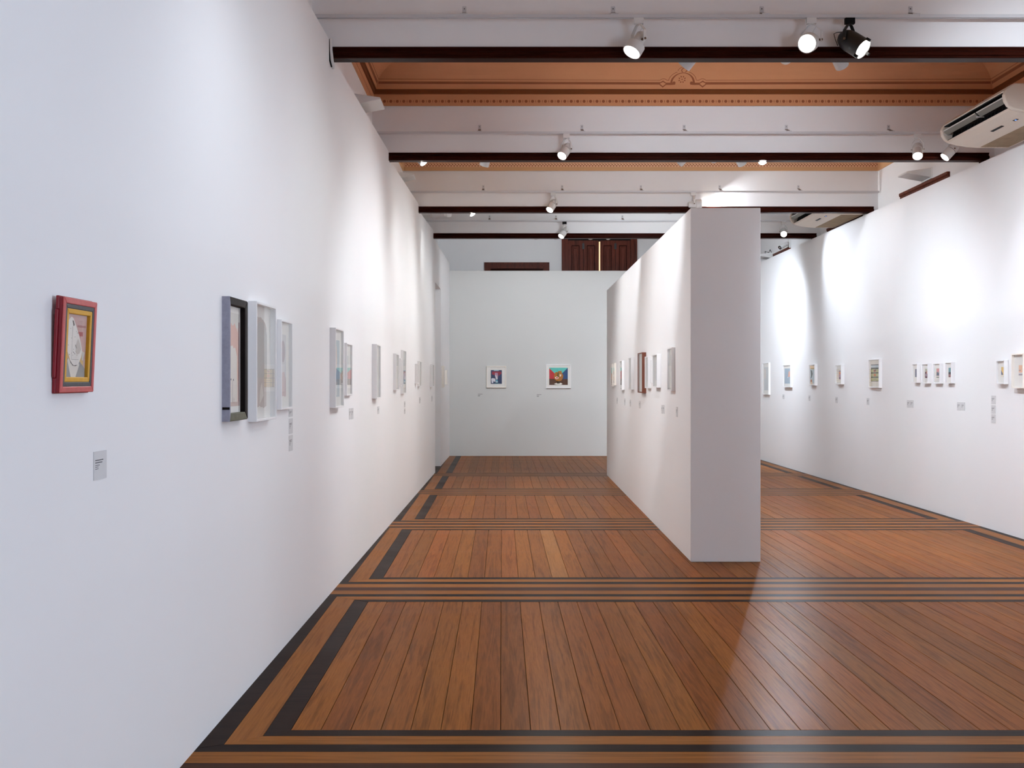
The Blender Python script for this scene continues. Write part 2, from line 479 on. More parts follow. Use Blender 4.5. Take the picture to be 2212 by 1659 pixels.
# ---- ceilings: coved painted rooms and plain rooms
def sweep(prof, rect, sides='nfrl'):
    xa, xb, ya, yb = rect
    mb = MB()
    for s in sides:
        for k in range(len(prof) - 1):
            (o1, z1), (o2, z2) = prof[k], prof[k + 1]
            c = lambda o_, z_: [(xa + o_, ya + o_, z_), (xb - o_, ya + o_, z_), (xb - o_, yb - o_, z_), (xa + o_, yb - o_, z_)]
            A, B = c(o1, z1), c(o2, z2)
            i = {'n': (0, 1), 'r': (1, 2), 'f': (2, 3), 'l': (3, 0)}[s]
            mb.poly([A[i[0]], A[i[1]], B[i[1]], B[i[0]]])
    return mb
cove = lambda ph: (0.05 + 0.5 * (1 - math.cos(ph)), 4.50 + 0.27 * math.sin(ph))
def cove_room(rect, colour, dots):
    xa, xb, ya, yb = rect
    mb = MB()
    mb.box(xa, xb, ya, yb, 4.80, 4.95)
    c = struct(mb.build('ceiling', colour))
    prof = [(0.0, 4.324), (0.020, 4.324), (0.020, 4.440)]
    part(sweep(prof, rect).build('frieze', colour, c), 'painted frieze band')
    part(sweep([(0.020, 4.440), (0.034, 4.446), (0.034, 4.480), (0.050, 4.486)], rect).build('fillet', M['groove_shade'] if dots else colour, c), 'groove moulding with painted-in shade')  # dark brown paints in the shadow groove above the dotted frieze
    arc = [cove(k / 14 * math.pi / 2) for k in range(15)]
    sweep([(0.050, 4.486)] + arc + [(1.0, 4.77)], rect).build('cove', colour, c, smooth=50)
    mb = MB()
    mb.poly([(xa + 0.9, ya + 0.9, 4.77), (xa + 0.9, yb - 0.9, 4.77), (xb - 0.9, yb - 0.9, 4.77), (xb - 0.9, ya + 0.9, 4.77)])
    mb.build('ceiling_panel', colour, c)
    return c
def ph_at(py, yb):                                    # arc angle on the far cove seen at picture row py
    lo, hi = 0.0, 1.45
    for _ in range(40):
        m_ = (lo + hi) / 2
        o_, z_ = cove(m_)
        if HY - (z_ - EYE) * FPX / (yb - o_) > py: lo = m_
        else: hi = m_
    return lo

rBC = (X0, X1, HEAD[1] + HT, HEAD[2])
rCD = (X0, X1, HEAD[2] + HT, HEAD[3])
cBC = cove_room(rBC, M['orange'], True)
cCD = cove_room(rCD, M['tan'], False)
cAB = cove_room((X0, X1, HEAD[0] + HT, HEAD[1]), M['tan'], False)
struct(MB().box(X0, X1, HEAD[3] + HT, HEAD[4], 5.0, 5.15).build('ceiling', M['plaster']))
struct(MB().box(X0, X1, HEAD[4] + HT, YW, 5.2, 5.35).build('ceiling', M['plaster']))
struct(MB().box(X0, X1, ROOMB, HEAD[0], 5.0, 5.15).build('ceiling', M['plaster']))

# stencilled dots and bars on the frieze (far, left and right sides), painted lines and arch ornament
ydot, eps = HEAD[2] - 0.0205, 0.0004
mb = MB()
nd = 96
for k in range(nd):
    x = X0 + 0.03 + (k + 0.5) * (X1 - X0 - 0.06) / nd
    mb.poly([(x + 0.0155 * math.cos(a * math.pi / 6), ydot, 4.368 + 0.0155 * math.sin(a * math.pi / 6)) for a in range(12)])
    x2 = x + 0.5 * (X1 - X0 - 0.06) / nd
    mb.poly([(x2 - 0.003, ydot, 4.356), (x2 + 0.003, ydot, 4.356), (x2 + 0.003, ydot, 4.379), (x2 - 0.003, ydot, 4.379)])
o = mb.build('stencil_dots', M['brown_paint'], cBC); o['kind'] = 'stuff'
mb = MB()
for s, xx in ((1, X0 + 0.0205), (-1, X1 - 0.0205)):
    n = 50
    for k in range(n):
        y = rBC[2] + 0.05 + (k + 0.5) * (rBC[3] - rBC[2] - 0.1) / n
        mb.poly([(xx, y + 0.0155 * math.cos(a * math.pi / 4), 4.368 + 0.0155 * math.sin(a * math.pi / 4)) for a in range(8)])
o = mb.build('stencil_dots', M['brown_paint'], cBC); o['kind'] = 'stuff'

def lift(o_, z_):                                     # a hair off the plaster
    return (o_ + 0.0012, z_ - 0.0006)
def ring_line(pya, pyb, sides):
    a, b = ph_at(pya, HEAD[2]), ph_at(pyb, HEAD[2])
    return sweep([lift(*cove(a + (b - a) * k / 3)) for k in range(4)], rBC, sides)
def far_strip(pts, w, closed=False):
    """Painted stroke on the far cove; points in (picture px from the axis, picture row)."""
    mb = MB()
    n = len(pts)
    rng = n if closed else n - 1
    def off(k):
        a = pts[(k - 1) % n] if (closed or k > 0) else pts[k]
        b = pts[(k + 1) % n] if (closed or k < n - 1) else pts[k]
        dx, dy = b[0] - a[0], b[1] - a[1]
        l = math.hypot(dx, dy) or 1
        return -dy / l, dx / l
    def P(x, y):
        o_, z_ = lift(*cove(ph_at(y, HEAD[2])))
        yy = HEAD[2] - o_
        return (1.857 + x * yy / FPX, yy, z_)
    W = (lambda k: w[k % len(w)]) if isinstance(w, (list, tuple)) else (lambda k: w)
    for k in range(rng):
        k2 = (k + 1) % n
        a, b = off(k), off(k2)
        p, q = pts[k], pts[k2]
        wa, wb = W(k) / 2, W(k2) / 2
        mb.poly([P(p[0] + a[0] * wa, p[1] + a[1] * wa), P(q[0] + b[0] * wb, q[1] + b[1] * wb),
                 P(q[0] - b[0] * wb, q[1] - b[1] * wb), P(p[0] - a[0] * wa, p[1] - a[1] * wa)])
    return mb
def merge(*mbs):
    r = MB()
    for m_ in mbs:
        i = len(r.v)
        r.v += m_.v; r.f += [tuple(i + q for q in f) for f in m_.f]; r.m += m_.m
    return r
part(ring_line(181.5, 175.2, 'nrl').build('painted_line', M['brown_paint'], cBC), 'thick brown painted line')
part(ring_line(171.2, 170.0, 'nrl').build('painted_line', M['brown_paint'], cBC), 'thin brown painted line')
def arc(cx, cy, rx, ry, a0, a1, n=16):
    return [(cx + rx * math.cos(math.radians(a0 + (a1 - a0) * k / n)), cy - ry * math.sin(math.radians(a0 + (a1 - a0) * k / n))) for k in range(n + 1)]
orn = []
for s in (-1, 1):
    xe = (X0 + 0.075 - 1.857) * FPX / 11.36 if s < 0 else (X1 - 0.075 - 1.857) * FPX / 11.36
    orn.append(far_strip([(s * 16.5, 180.2), (s * 24, 181.0), (s * 37, 181.0)], 5))
    orn.append(far_strip([(s * 49, 180.0)] + [(s * 49 + (xe - s * 49) * k / 24, 180.0 - 1.7 * k / 24) for k in range(1, 25)], 5.4))
    d = s * 43
    orn.append(far_strip([(d - 8.5, 180.8), (d, 175.6), (d + 8.5, 180.8), (d, 187.6)], 3.2, True))
    orn.append(far_strip(arc(s * 19, 179.4, 2.0, 2.0, 0, 360, 10), 3.4))
    th = [(s * 29.5, 173.4), (s * 34, 173.4), (s * 38, 171), (s * 42, 170.2), (s * 46, 171), (s * 50, 173.4)]
    th += [(s * 50 + (xe - s * 50) * k / 24, 173.4 - 2.6 * k / 24) for k in range(1, 25)]
    orn.append(far_strip(th, 1.1))
orn.append(far_strip(arc(-0.5, 180, 24.5, 22.5, 180, 0, 26), [3.8, 4.2, 4.2, 4, 3.8, 3.4, 3, 2.6, 2.2, 1.9, 1.7, 1.6, 1.5, 1.5, 1.5, 1.6, 1.7, 1.9, 2.2, 2.6, 3, 3.4, 3.8, 4, 4.2, 4.2, 3.8]))
orn.append(far_strip(arc(0.5, 151.6, 5.6, 4.6, 240, -60, 18), 1.8))
orn.append(far_strip(arc(-1, 176, 30, 22.5, 174, 115, 12), 1.1))
orn.append(far_strip(arc(-1, 176, 30, 22.5, 65, 6, 12), 1.1))
orn.append(far_strip(arc(0, 154, 13, 9.6, 175, 5, 18), 1.1))
orn.append(far_strip(arc(3.5, 140.8, 5, 3.4, 195, 345, 10), 1.2))
part(merge(*orn).build('arch_ornament', M['brown_paint'], cBC), 'brown painted arch and scroll ornament')
pet = MB()
for k in range(8):
    a = math.radians(22.5 + 45 * k)
    c_ = (-2 + 6.4 * math.cos(a), 171.4 - 6.2 * math.sin(a))
    q = far_strip([(c_[0] - 1.7 * math.cos(a), c_[1] + 1.7 * math.sin(a)), c_, (c_[0] + 1.7 * math.cos(a), c_[1] - 1.7 * math.sin(a))], [1.2, 3.0, 1.6])
    pet = merge(pet, q)
pet = merge(pet, far_strip([(-3.4, 171.4), (-2, 171.4), (-0.6, 171.4)], [1.5, 3, 1.5]))
part(pet.build('flower_stencil', M['brown_paint'], cBC), 'eight-petalled brown painted flower')

# fret band of the tan room
mb = MB()
yf = HEAD[3] - 0.0205
mb.poly([(X0 + 0.02, yf, 4.374), (X1 - 0.02, yf, 4.374), (X1 - 0.02, yf, 4.436), (X0 + 0.02, yf, 4.436)])
part(mb.build('fret_ground', M['tan_light'], cCD), 'light tan fret ground')
mb = MB()
k = 0
x = X0 + 0.04
while x < X1 - 0.04:
    y_ = yf - 0.0004
    mb.poly([(x, y_, 4.380), (x + 0.013, y_, 4.380), (x + 0.013, y_, 4.397), (x, y_, 4.397)])
    mb.poly([(x + 0.02, y_, 4.398), (x + 0.033, y_, 4.398), (x + 0.033, y_, 4.413), (x + 0.02, y_, 4.413)])
    mb.poly([(x, y_, 4.419), (x + 0.026, y_, 4.419), (x + 0.026, y_, 4.424), (x, y_, 4.424)])
    x += 0.0405
o = mb.build('fret_stencil', M['brown_paint'], cCD); o['kind'] = 'stuff'

# ---- lintels with their dark wooden casing
tops = [4.95, 4.95, 4.95, 5.15, 5.35]
for i, y in enumerate(HEAD):
    struct(MB().box(X0, X1, y + 0.012, y + HT - 0.012, 3.78, 5.5).box(5.02, X1, y + 0.012, y + HT - 0.012, 0, 3.78).build('wall_lintel', M['plaster']))
    # moulded casing section (y, z), extruded across the opening
    pr = [(0.012, 3.845), (0.0, 3.845), (0.0, 3.834), (0.007, 3.829), (0.007, 3.815), (-0.004, 3.811), (-0.010, 3.803), (-0.010, 3.786),
          (0.004, 3.782), (0.004, 3.772), (0.012, 3.768), (HT - 0.012, 3.768), (HT - 0.004, 3.775), (HT, 3.845), (HT - 0.012, 3.845), (HT - 0.012, 3.779), (0.012, 3.779)]
    t = struct(MB().prism([(y + a, b) for a, b in pr], X0, 5.02, axis='x').build('trim_%d' % (i + 1), M['beam']))
    # right-hand jamb of the casing, same section turned upright
    J = [(5.02, 0.012), (5.02, 0.0), (5.01, 0.0), (5.005, 0.007), (4.993, 0.007), (4.989, -0.004), (4.982, -0.010), (4.97, -0.010), (4.967, 0.004), (4.963, 0.012), (4.963, HT - 0.012), (4.975, HT), (5.02, HT)]
    MB().prism([(a, y + b) for a, b in J], 0.0, 3.774).build('jamb', M['beam'], t)

# ---- dark-framed openings in the old walls, seen above the exhibition walls
def side_window(n, ya, yb, zt):
    x = X1
    mb = MB()
    pr = [(x, zt), (x - 0.035, zt), (x - 0.035, zt - 0.03), (x - 0.02, zt - 0.045), (x - 0.02, zt - 0.075), (x - 0.03, zt - 0.085), (x - 0.03, zt - 0.11), (x, zt - 0.11)]
    mb.prism(pr, ya, yb, axis='y')
    for a, b in ((ya, ya + 0.11), (yb - 0.11, yb)):
        mb.box(x - 0.03, x, a, b, 0.0, zt - 0.11)
    o = struct(mb.build('window_%d' % n, M['shutter']))
    for k in range(2):
        w = (yb - ya - 0.22) / 2
        MB().box(x - 0.012, x, ya + 0.11 + k * w, ya + 0.11 + (k + 1) * w - 0.004, 0.05, zt - 0.11).build('shutter', M['shutter'], o)
side_window(2, 12.58, 14.10, 3.868)
side_window(3, 15.62, 17.25, 3.855)
side_window(4, 19.5, 20.66, 3.85)
# plain doorway casing on the old back wall
zt = EYE + 255 / FPX * YW
xa, xb = (1046.4 - CX) / FPX * YW, (1186.6 - CX) / FPX * YW
mb = MB()
for a, b, d in ((0, 0.045, 0.045), (0.045, 0.09, 0.03), (0.09, 0.13, 0.04)):
    mb.box(xa + a, xb - a, YW - d, YW, zt - b, zt - a)
    mb.box(xa + a, xa + b, YW - d, YW, 0, zt - b); mb.box(xb - b, xb - a, YW - d, YW, 0, zt - b)
d1 = struct(mb.build('door_1', M['shutter']))
MB().box(xa + 0.13, xb - 0.13, YW - 0.01, YW, 0, zt - 0.13).build('leaf', M['beam'], d1)
# tall shuttered window
xa, xb = (1213.2 - CX) / FPX * YW, (1375.5 - CX) / FPX * YW
zt = 4.62
mb = MB()
for a, b, d in ((0, 0.05, 0.07), (0.05, 0.08, 0.045), (0.08, 0.13, 0.06)):
    mb.box(xa + a, xb - a, YW - d, YW, zt - b, zt - a)
    mb.box(xa + a, xa + b, YW - d, YW, 0.4, zt - b); mb.box(xb - b, xb - a, YW - d, YW, 0.4, zt - b)
w5 = struct(mb.build('window_5', M['shutter']))
MB().box(xa + 0.13, xb - 0.13, YW - 0.004, YW, 0.4, zt - 0.13).build('reveal', M['black_plastic'], w5)
xm = (1293.5 - CX) / FPX * YW + 0.015
part(MB().box(xm - 0.014, xm + 0.014, YW - 0.008, YW - 0.004, 0.6, zt - 0.22).build('light_gap', M['daylight'], w5), 'sunlit gap between the shutters')
lw = (xb - xa - 0.26 - 0.03) / 4
for k in range(4):
    x = xa + 0.13 + k * lw + (0.03 if k > 1 else 0)
    mb = MB()
    zs = zt - 0.2
    mb.box(x + 0.004, x + 0.075, YW - 0.035, YW - 0.009, 0.6, zs); mb.box(x + lw - 0.079, x + lw - 0.004, YW - 0.035, YW - 0.009, 0.6, zs)
    mb.box(x + 0.075, x + lw - 0.079, YW - 0.035, YW - 0.009, zs - 0.1, zs); mb.box(x + 0.075, x + lw - 0.079, YW - 0.018, YW - 0.009, 0.6, zs - 0.1)
    lf = mb.build('shutter_leaf', M['shutter'], w5)
    cx_ = x + lw / 2
    for a_, b_, c_, d_ in ((x + 0.075, x + 0.088, 0.6, zs - 0.1), (x + lw - 0.092, x + lw - 0.079, 0.6, zs - 0.1), (x + 0.088, x + lw - 0.092, zs - 0.115, zs - 0.1)):
        MB().box(a_, b_, YW - 0.030, YW - 0.017, c_, d_).build('panel_shade_strip', M['beam'], lf)  # dark strips paint in the shade around the sunken panels
    bev(MB().box(cx_ - 0.045, cx_ + 0.045, YW - 0.034, YW - 0.016, 0.7, zs - 0.16).build('raised_panel', M['shutter'], lf), 0.008)
for x in (xa + 0.13 + lw, xa + 0.13 + 3 * lw + 0.03):
    MB().box(x - 0.022, x + 0.022, YW - 0.048, YW - 0.034, 4.24, 4.36).build('hinge', M['black_metal'], w5)

# ------------------------------------------------------------------ framed pictures
def place(side, y):
    if side == 'L': return XL(y), math.radians(90) - 0.01215
    if side == 'P': return XP(y), math.radians(-90) - 0.0123
    if side == 'R': return XR(y), math.radians(-90) + 0.0023

def solve_y(side, px):                                # depth of the wall point seen in column px
    c = (px - CX) / FPX
    a, b = {'L': (-1.298, 0.01215), 'P': (1.452, 0.0123), 'R': (4.96, -0.0023)}[side]
    return a / (c - b)

def geom(side, xw, xf, xr, yt, yb):
    """near wall edge, near front edge, far front edge, top row, bottom row -> near y, width, depth, z0, height"""
    y = solve_y(side, xw)
    X = {'L': XL, 'P': XP, 'R': XR}[side]
    dep = abs((xf - CX) / FPX * y - X(y))
    sgn = 1 if side == 'L' else -1
    c = (xr - CX) / FPX
    a, b = {'L': (-1.298, 0.01215), 'P': (1.452, 0.0123), 'R': (4.96, -0.0023)}[side]
    y2 = (a + sgn * dep) / (c - b)
    return y, max(0.08, y2 - y), max(0.018, dep), EYE + (HY - yb) / FPX * y, (yb - yt) / FPX * y

def frame_mb(w, h, d, t):
    mb = MB()
    o_ = [(-w / 2, 0), (w / 2, 0), (w / 2, h), (-w / 2, h)]
    i_ = [(-w / 2 + t, t), (w / 2 - t, t), (w / 2 - t, h - t), (-w / 2 + t, h - t)]
    for k in range(4):
        k2 = (k + 1) % 4
        q = [o_[k], o_[k2], i_[k2], i_[k]]
        mb.prism(q, -d, 0.0, axis='y')
    return mb

def picture(label, side, loc, w, h, d, rot, art=(), t=0.014, frame='white_frame', mat='mat_board', recess=0.014, group=None, window=None, glass=True):
    r = thing('framed_picture', label, 'picture', loc, rot, group)
    fr = frame_mb(w, h, d, t).build('frame', M[frame], r)
    bev(fr, 0.0012)
    yb_ = -(d - recess)
    MB().box(-w / 2 + t * 0.5, w / 2 - t * 0.5, yb_, min(yb_ + 0.006, 0), t * 0.5, h - t * 0.5).build('mat_board', M[mat] if isinstance(mat, str) else mat, r)
    iw, ih = w - 2 * t, h - 2 * t
    if art:
        mb, mats = MB(), []
        for k, (rgb, pts) in enumerate(art):
            m_ = flat(rgb)
            if m_ not in mats: mats.append(m_)
            y_ = yb_ - 0.0006 - 0.0004 * k
            mb.poly([(-iw / 2 + u * iw, y_, t + v * ih) for u, v in pts], mats.index(m_))
        mb.build('print', mats, r)
    if glass:
        gy = -(d - min(0.004, recess * 0.4))
        MB().poly_obj(-iw / 2, iw / 2, gy, t, h - t).build('glass', M['glass'], r)
    return r
def _po(self, x0, x1, y, z0, z1):
    self.poly([(x0, y, z0), (x1, y, z0), (x1, y, z1), (x0, y, z1)])
    return self
MB.poly_obj = _po

def wall_picture(label, side, m, art=(), wmul=1.0, **kw):
    y, w, d, z0, h = geom(side, *m)
    w *= wmul
    yc = y + w / 2
    x, rot = place(side, yc)
    return picture(label, side, (x, yc, z0), w, h, d, rot, art, **kw)

def R(rgb, u0, v0, u1, v1): return (rgb, [(u0, v0), (u1, v0), (u1, v1), (u0, v1)])
def EL(rgb, cu, cv, ru, rv, n=20): return (rgb, [(cu + ru * math.cos(2 * math.pi * k / n), cv + rv * math.sin(2 * math.pi * k / n)) for k in range(n)])
def rag(rgb, u0, u1, v0, v1, n=14, j=0.02, sd=1):
    q = random.Random(sd)
    top = [(u0 + (u1 - u0) * k / n, v1 - 0.10 * abs(2 * k / n - 1) ** 3 + q.uniform(-j, j)) for k in range(n + 1)]
    bot = [(u1 - (u1 - u0) * k / n, v0 + q.uniform(-j, j)) for k in range(n + 1)]
    return (rgb, top + bot)

# -- small leaning red picture (chipped layered frame), nearest on the left wall
yn = solve_y('L', 110.0)
rr = thing('framed_picture', 'small portrait collage in a chipped red, grey and yellow frame on the long wall', 'picture',
           (XL(yn + 0.125), yn + 0.129, EYE + (HY - 850) / FPX * yn), math.radians(90) - 0.01215)
tilt = Matrix.Rotation(math.radians(2.6), 4, 'X') @ Matrix.Diagonal((1.0, 0.58, 1.0, 1.0))
W_, H_ = 0.25, 0.276
def red(mb, name, mat, parent=rr):
    o = mb.build(name, mat, parent)
    if parent is rr: o.matrix_local = tilt
    bev(o, 0.002)
    return o
side = MB().box(-W_ / 2, W_ / 2 - 0.004, -0.016, 0.0, 0.0, H_ * 0.16).box(-W_ / 2 - 0.004, W_ / 2 - 0.008, -0.016, 0.0, H_ * 0.16, H_ * 0.86)\
    .box(-W_ / 2, W_ / 2 - 0.004, -0.016, 0.0, H_ * 0.86, H_)
red(side, 'back_moulding', M['crimson'])
def ring(w0, h0, z0, t, d0, d1, inner_d=None):
    mb = MB()
    o_ = [(-w0 / 2, z0), (w0 / 2, z0), (w0 / 2, z0 + h0), (-w0 / 2, z0 + h0)]
    i_ = [(-w0 / 2 + t, z0 + t), (w0 / 2 - t, z0 + t), (w0 / 2 - t, z0 + h0 - t), (-w0 / 2 + t, z0 + h0 - t)]
    for k in range(4):
        k2 = (k + 1) % 4
        mb.prism([o_[k], o_[k2], i_[k2], i_[k]], d0, d1, axis='y')
    return mb
red(ring(W_ - 0.004, H_ - 0.006, 0.003, 0.02, -0.033, -0.0155), 'middle_moulding', M['crimson'])
f1 = red(ring(W_ - 0.004, H_ - 0.006, 0.003, 0.017, -0.041, -0.0325), 'frame', M['red_paint'])
f2 = red(ring(W_ - 0.038, H_ - 0.040, 0.020, 0.013, -0.0385, -0.012), 'grey_border', M['char'])
f3 = red(ring(W_ - 0.064, H_ - 0.066, 0.033, 0.014, -0.037, -0.010), 'yellow_border', M['ochre'])
part(f2, 'charcoal painted inner border'); part(f3, 'yellow ochre inner border')
iw, ih, z0 = W_ - 0.092, H_ - 0.094, 0.047
art = [R((206, 178, 170), 0, 0, 1, 1), R((205, 160, 152), 0.25, 0.30, 1.0, 0.97), R((216, 178, 104), 0, 0, 0.9, 0.45), R((205, 165, 158), 0.62, 0.42, 1.0, 0.98),
       R((176, 116, 110), 0.55, 0.80, 0.96, 0.835), R((178, 88, 84), 0.5, 0.5, 0.83, 0.73), R((205, 165, 158), 0.7, 0.44, 0.95, 0.66),
       ((142, 142, 140), [(0, 0), (1.0, 0), (0.98, 0.14), (0.72, 0.26), (0.3, 0.22), (0.14, 0.31), (0, 0.28)]),
       ((226, 220, 208), [(0.34, 0), (0.56, 0), (0.72, 0.2), (0.6, 0.26), (0.3, 0.24), (0.2, 0.3), (0.16, 0.26)]),
       ((214, 208, 200), [(0.82, 0.27), (0.88, 0.27), (0.95, 0.40), (0.82, 0.42)]),
       ((96, 88, 82), [(0.25, 0.275), (0.3, 0.225), (0.42, 0.18), (0.55, 0.175), (0.68, 0.215), (0.71, 0.25), (0.4, 0.2)]),
       ((238, 232, 222), [(0.26, 0.96), (0.36, 0.93), (0.52, 0.79), (0.66, 0.66), (0.74, 0.55), (0.82, 0.42), (0.78, 0.32), (0.66, 0.2), (0.45, 0.185), (0.28, 0.26), (0.12, 0.42), (0.04, 0.6), (0.03, 0.76), (0.1, 0.88)]),
       ((206, 198, 186), [(0.6, 0.62), (0.72, 0.52), (0.76, 0.45), (0.7, 0.38), (0.56, 0.36), (0.5, 0.5)]),
       ((112, 104, 100), [(0.3, 0.9), (0.36, 0.9), (0.42, 0.83), (0.36, 0.81)]),
       R((120, 112, 106), 0.325, 0.28, 0.332, 0.80), ((110, 100, 92), [(0.36, 0.42), (0.48, 0.36), (0.54, 0.40), (0.49, 0.37), (0.42, 0.385)]),
       ((110, 100, 92), [(0.46, 0.53), (0.55, 0.47), (0.56, 0.455), (0.48, 0.5)]), R((170, 160, 150), 0.32, 0.278, 0.66, 0.284)]
q = random.Random(4)
for k in range(16):
    u, v = 0.1 + 0.5 * q.random(), 0.3 + 0.5 * q.random()
    art.append(R((128, 116, 108), u, v, u + 0.025, v + 0.009))
mb, mats = MB(), []
for k, (rgb, pts) in enumerate(art):
    m_ = flat(rgb)
    if m_ not in mats: mats.append(m_)
    mb.poly([(-iw / 2 + u * iw, -0.0185 - 0.0002 * k, z0 + v * ih) for u, v in pts], mats.index(m_))
o = mb.build('print', mats, rr); o.matrix_local = tilt
o = MB().poly_obj(-iw / 2, iw / 2, -0.0265, z0, z0 + ih).build('glass', M['glass'], rr); o.matrix_local = tilt

# -- black distressed frame
m = (479.3, 496.7, 535.7, 639.8, 911.0)
y, w, d, z0, h = geom('L', *m)
x, rot = place('L', y + w / 2)
r = thing('framed_picture', 'tall picture in a worn black wooden frame with grey scraped side', 'picture', (x, y + w / 2, z0), rot)
t = 0.052
def side_bar(q, mat, lab=None):
    o = MB().prism(q, -d, 0.0, axis='y').build('frame_bar', mat, r)
    bev(o, 0.003)
    if lab: part(o, lab)
O = [(-w / 2, 0), (w / 2, 0), (w / 2, h), (-w / 2, h)]
tl = 0.012
I_ = [(-w / 2 + tl, 0.036), (w / 2 - t, 0.036), (w / 2 - t, h - 0.036), (-w / 2 + tl, h - 0.036)]
side_bar([O[0], O[1], I_[1], I_[0]], M['olive_wood'], 'cracked olive-grey bottom bar')
side_bar([O[1], O[2], I_[2], I_[1]], M['black_frame'])
side_bar([O[2], O[3], I_[3], I_[2]], M['black_frame'])
o = MB().prism([O[3], O[0], I_[0], I_[3]], -d, 0.0, axis='y').build('frame_bar', M['worn_grey'], r)
part(o, 'scraped grey-violet side bar')
MB().box(-w / 2 - 0.0012, -w / 2 + 0.002, -d * 0.98, -0.002, h * 0.095, h * 0.115).build('stain', M['black_frame'], r)
iw, ih, u0_, v0_ = w - t - tl, h - 0.072, -w / 2 + tl, 0.036
MB().box(u0_ - 0.004, u0_ + iw + 0.004, -0.012, -0.004, v0_ - 0.004, v0_ + ih + 0.004).build('mat_board', M['mat_board'], r)
art = [R((225, 200, 188), 0.0, 0.06, 0.92, 0.94), R((214, 212, 204), 0.0, 0.80, 0.92, 0.94), R((150, 120, 120), 0.86, 0.1, 0.92, 0.86), rag((222, 176, 160), 0.0, 0.84, 0.3, 0.84, 10, 0.02, 3),
       rag((228, 222, 212), 0.15, 0.75, 0.10, 0.62, 10, 0.015, 5), R((196, 170, 160), 0.0, 0.06, 0.92, 0.1), R((196, 190, 184), 0.42, 0.1, 0.46, 0.3),
       R((96, 88, 84), 0.3, 0.305, 0.36, 0.322), R((96, 88, 84), 0.46, 0.3, 0.52, 0.318)]
mb, mats = MB(), []
for k, (rgb, pts) in enumerate(art):
    m_ = flat(rgb)
    if m_ not in mats: mats.append(m_)
    mb.poly([(u0_ + u * iw, -0.0125 - 0.0003 * k, v0_ + v * ih) for u, v in pts], mats.index(m_))
mb.build('print', mats, r)
MB().poly_obj(u0_, u0_ + iw, -0.019, v0_, v0_ + ih).build('glass', M['glass'], r)

wall_picture('large white frame with a taupe-grey ragged brushed shape, beside the worn black frame', 'L', (536, 554.5, 597.2, 649.9, 911.7),
             [rag((196, 184, 176), 0.06, 0.78, 0.10, 0.90, 16, 0.014, 2), rag((184, 182, 177), 0.2, 0.8, 0.36, 0.86, 14, 0.012, 8), ((198, 182, 168), [(0.0, 0.3), (0.12, 0.68), (0.2, 0.3), (0.3, 0.12), (0.1, 0.16)]),
              ((224, 218, 208), [(0.4, 0.12), (0.62, 0.2), (0.52, 0.32), (0.42, 0.24)])], recess=0.03, t=0.013)
wall_picture('white frame with a mauve drop on a pale grey panel, beside the large brushed-shape frame', 'L', (598.4, 608.3, 632.2, 689.7, 885.7),
             [R((214, 214, 214), 0.04, 0.15, 0.72, 0.86), EL((184, 172, 178), 0.42, 0.66, 0.2, 0.13), rag((208, 186, 186), 0.04, 0.7, 0.13, 0.42, 8, 0.012, 9)], recess=0.02, t=0.012)
wall_picture('tall white frame with a blue-grey print and pink column, beside a smaller white frame', 'L', (712, 725.3, 743, 707.5, 881.8),
             [R((172, 190, 198), 0.06, 0.12, 0.8, 0.87), EL((222, 198, 186), 0.28, 0.62, 0.2, 0.2), R((196, 204, 206), 0.14, 0.14, 0.5, 0.32)], recess=0.02, t=0.012)
wall_picture('smaller white frame with a slim grey print beside the blue-grey print', 'L', (743.8, 749.9, 761.5, 740.5, 855.0),
             [R((198, 206, 204), 0.16, 0.2, 0.58, 0.78), EL((180, 190, 190), 0.36, 0.66, 0.1, 0.12)], recess=0.016, t=0.012)
wall_picture('lone white frame with a faint green stroke in the middle of the long wall', 'L', (803.4, 814.3, 822.7, 743.2, 861.5),
             [R((226, 228, 222), 0.2, 0.2, 0.7, 0.8), R((206, 212, 196), 0.42, 0.16, 0.5, 0.4)], recess=0.018, t=0.012)
wall_picture('slim white frame hung next to a stacked pair of white frames on the long wall', 'L', (849.4, 856.2, 862.0, 763.6, 843.0),
             [R((216, 218, 218), 0.2, 0.3, 0.8, 0.78)], recess=0.012, t=0.011)
wall_picture('small white frame overlapping the edge of a taller white frame on the long wall', 'L', (862.6, 866.0, 869.5, 774.0, 834.8),
             [R((210, 214, 218), 0.2, 0.2, 0.8, 0.8)], recess=0.01, t=0.011, wmul=0.5)
wall_picture('taller white frame with a grey-blue print behind a small frame on the long wall', 'L', (865.6, 871.4, 877.6, 756.0, 850.7),
             [R((204, 210, 214), 0.2, 0.2, 0.8, 0.8), EL((188, 194, 200), 0.5, 0.6, 0.2, 0.12)], recess=0.012, t=0.011)
wall_picture('low white frame, first of a staggered pair near the doorway', 'L', (896.3, 902.5, 906.9, 786.0, 829.0),
             [R((204, 208, 208), 0.25, 0.25, 0.75, 0.75)], recess=0.012, t=0.011, wmul=0.45)
wall_picture('taller white frame, second of a staggered pair near the doorway', 'L', (901.6, 907.4, 911.5, 780.0, 834.8),
             [R((208, 210, 208), 0.25, 0.25, 0.75, 0.75)], recess=0.012, t=0.011, wmul=0.8)
wall_picture('lone white frame just before the grey doorway', 'L', (928.6, 935.1, 938.0, 786.8, 835.8),
             [R((206, 210, 212), 0.25, 0.25, 0.75, 0.75)], recess=0.012, t=0.011)
wall_picture('taller of two cream frames beyond the grey doorway', 'L', (953.9, 958.9, 961.0, 790.0, 837.0),
             [R((214, 214, 210), 0.25, 0.25, 0.75, 0.75)], recess=0.012, t=0.011, frame='cream_frame', wmul=0.7)
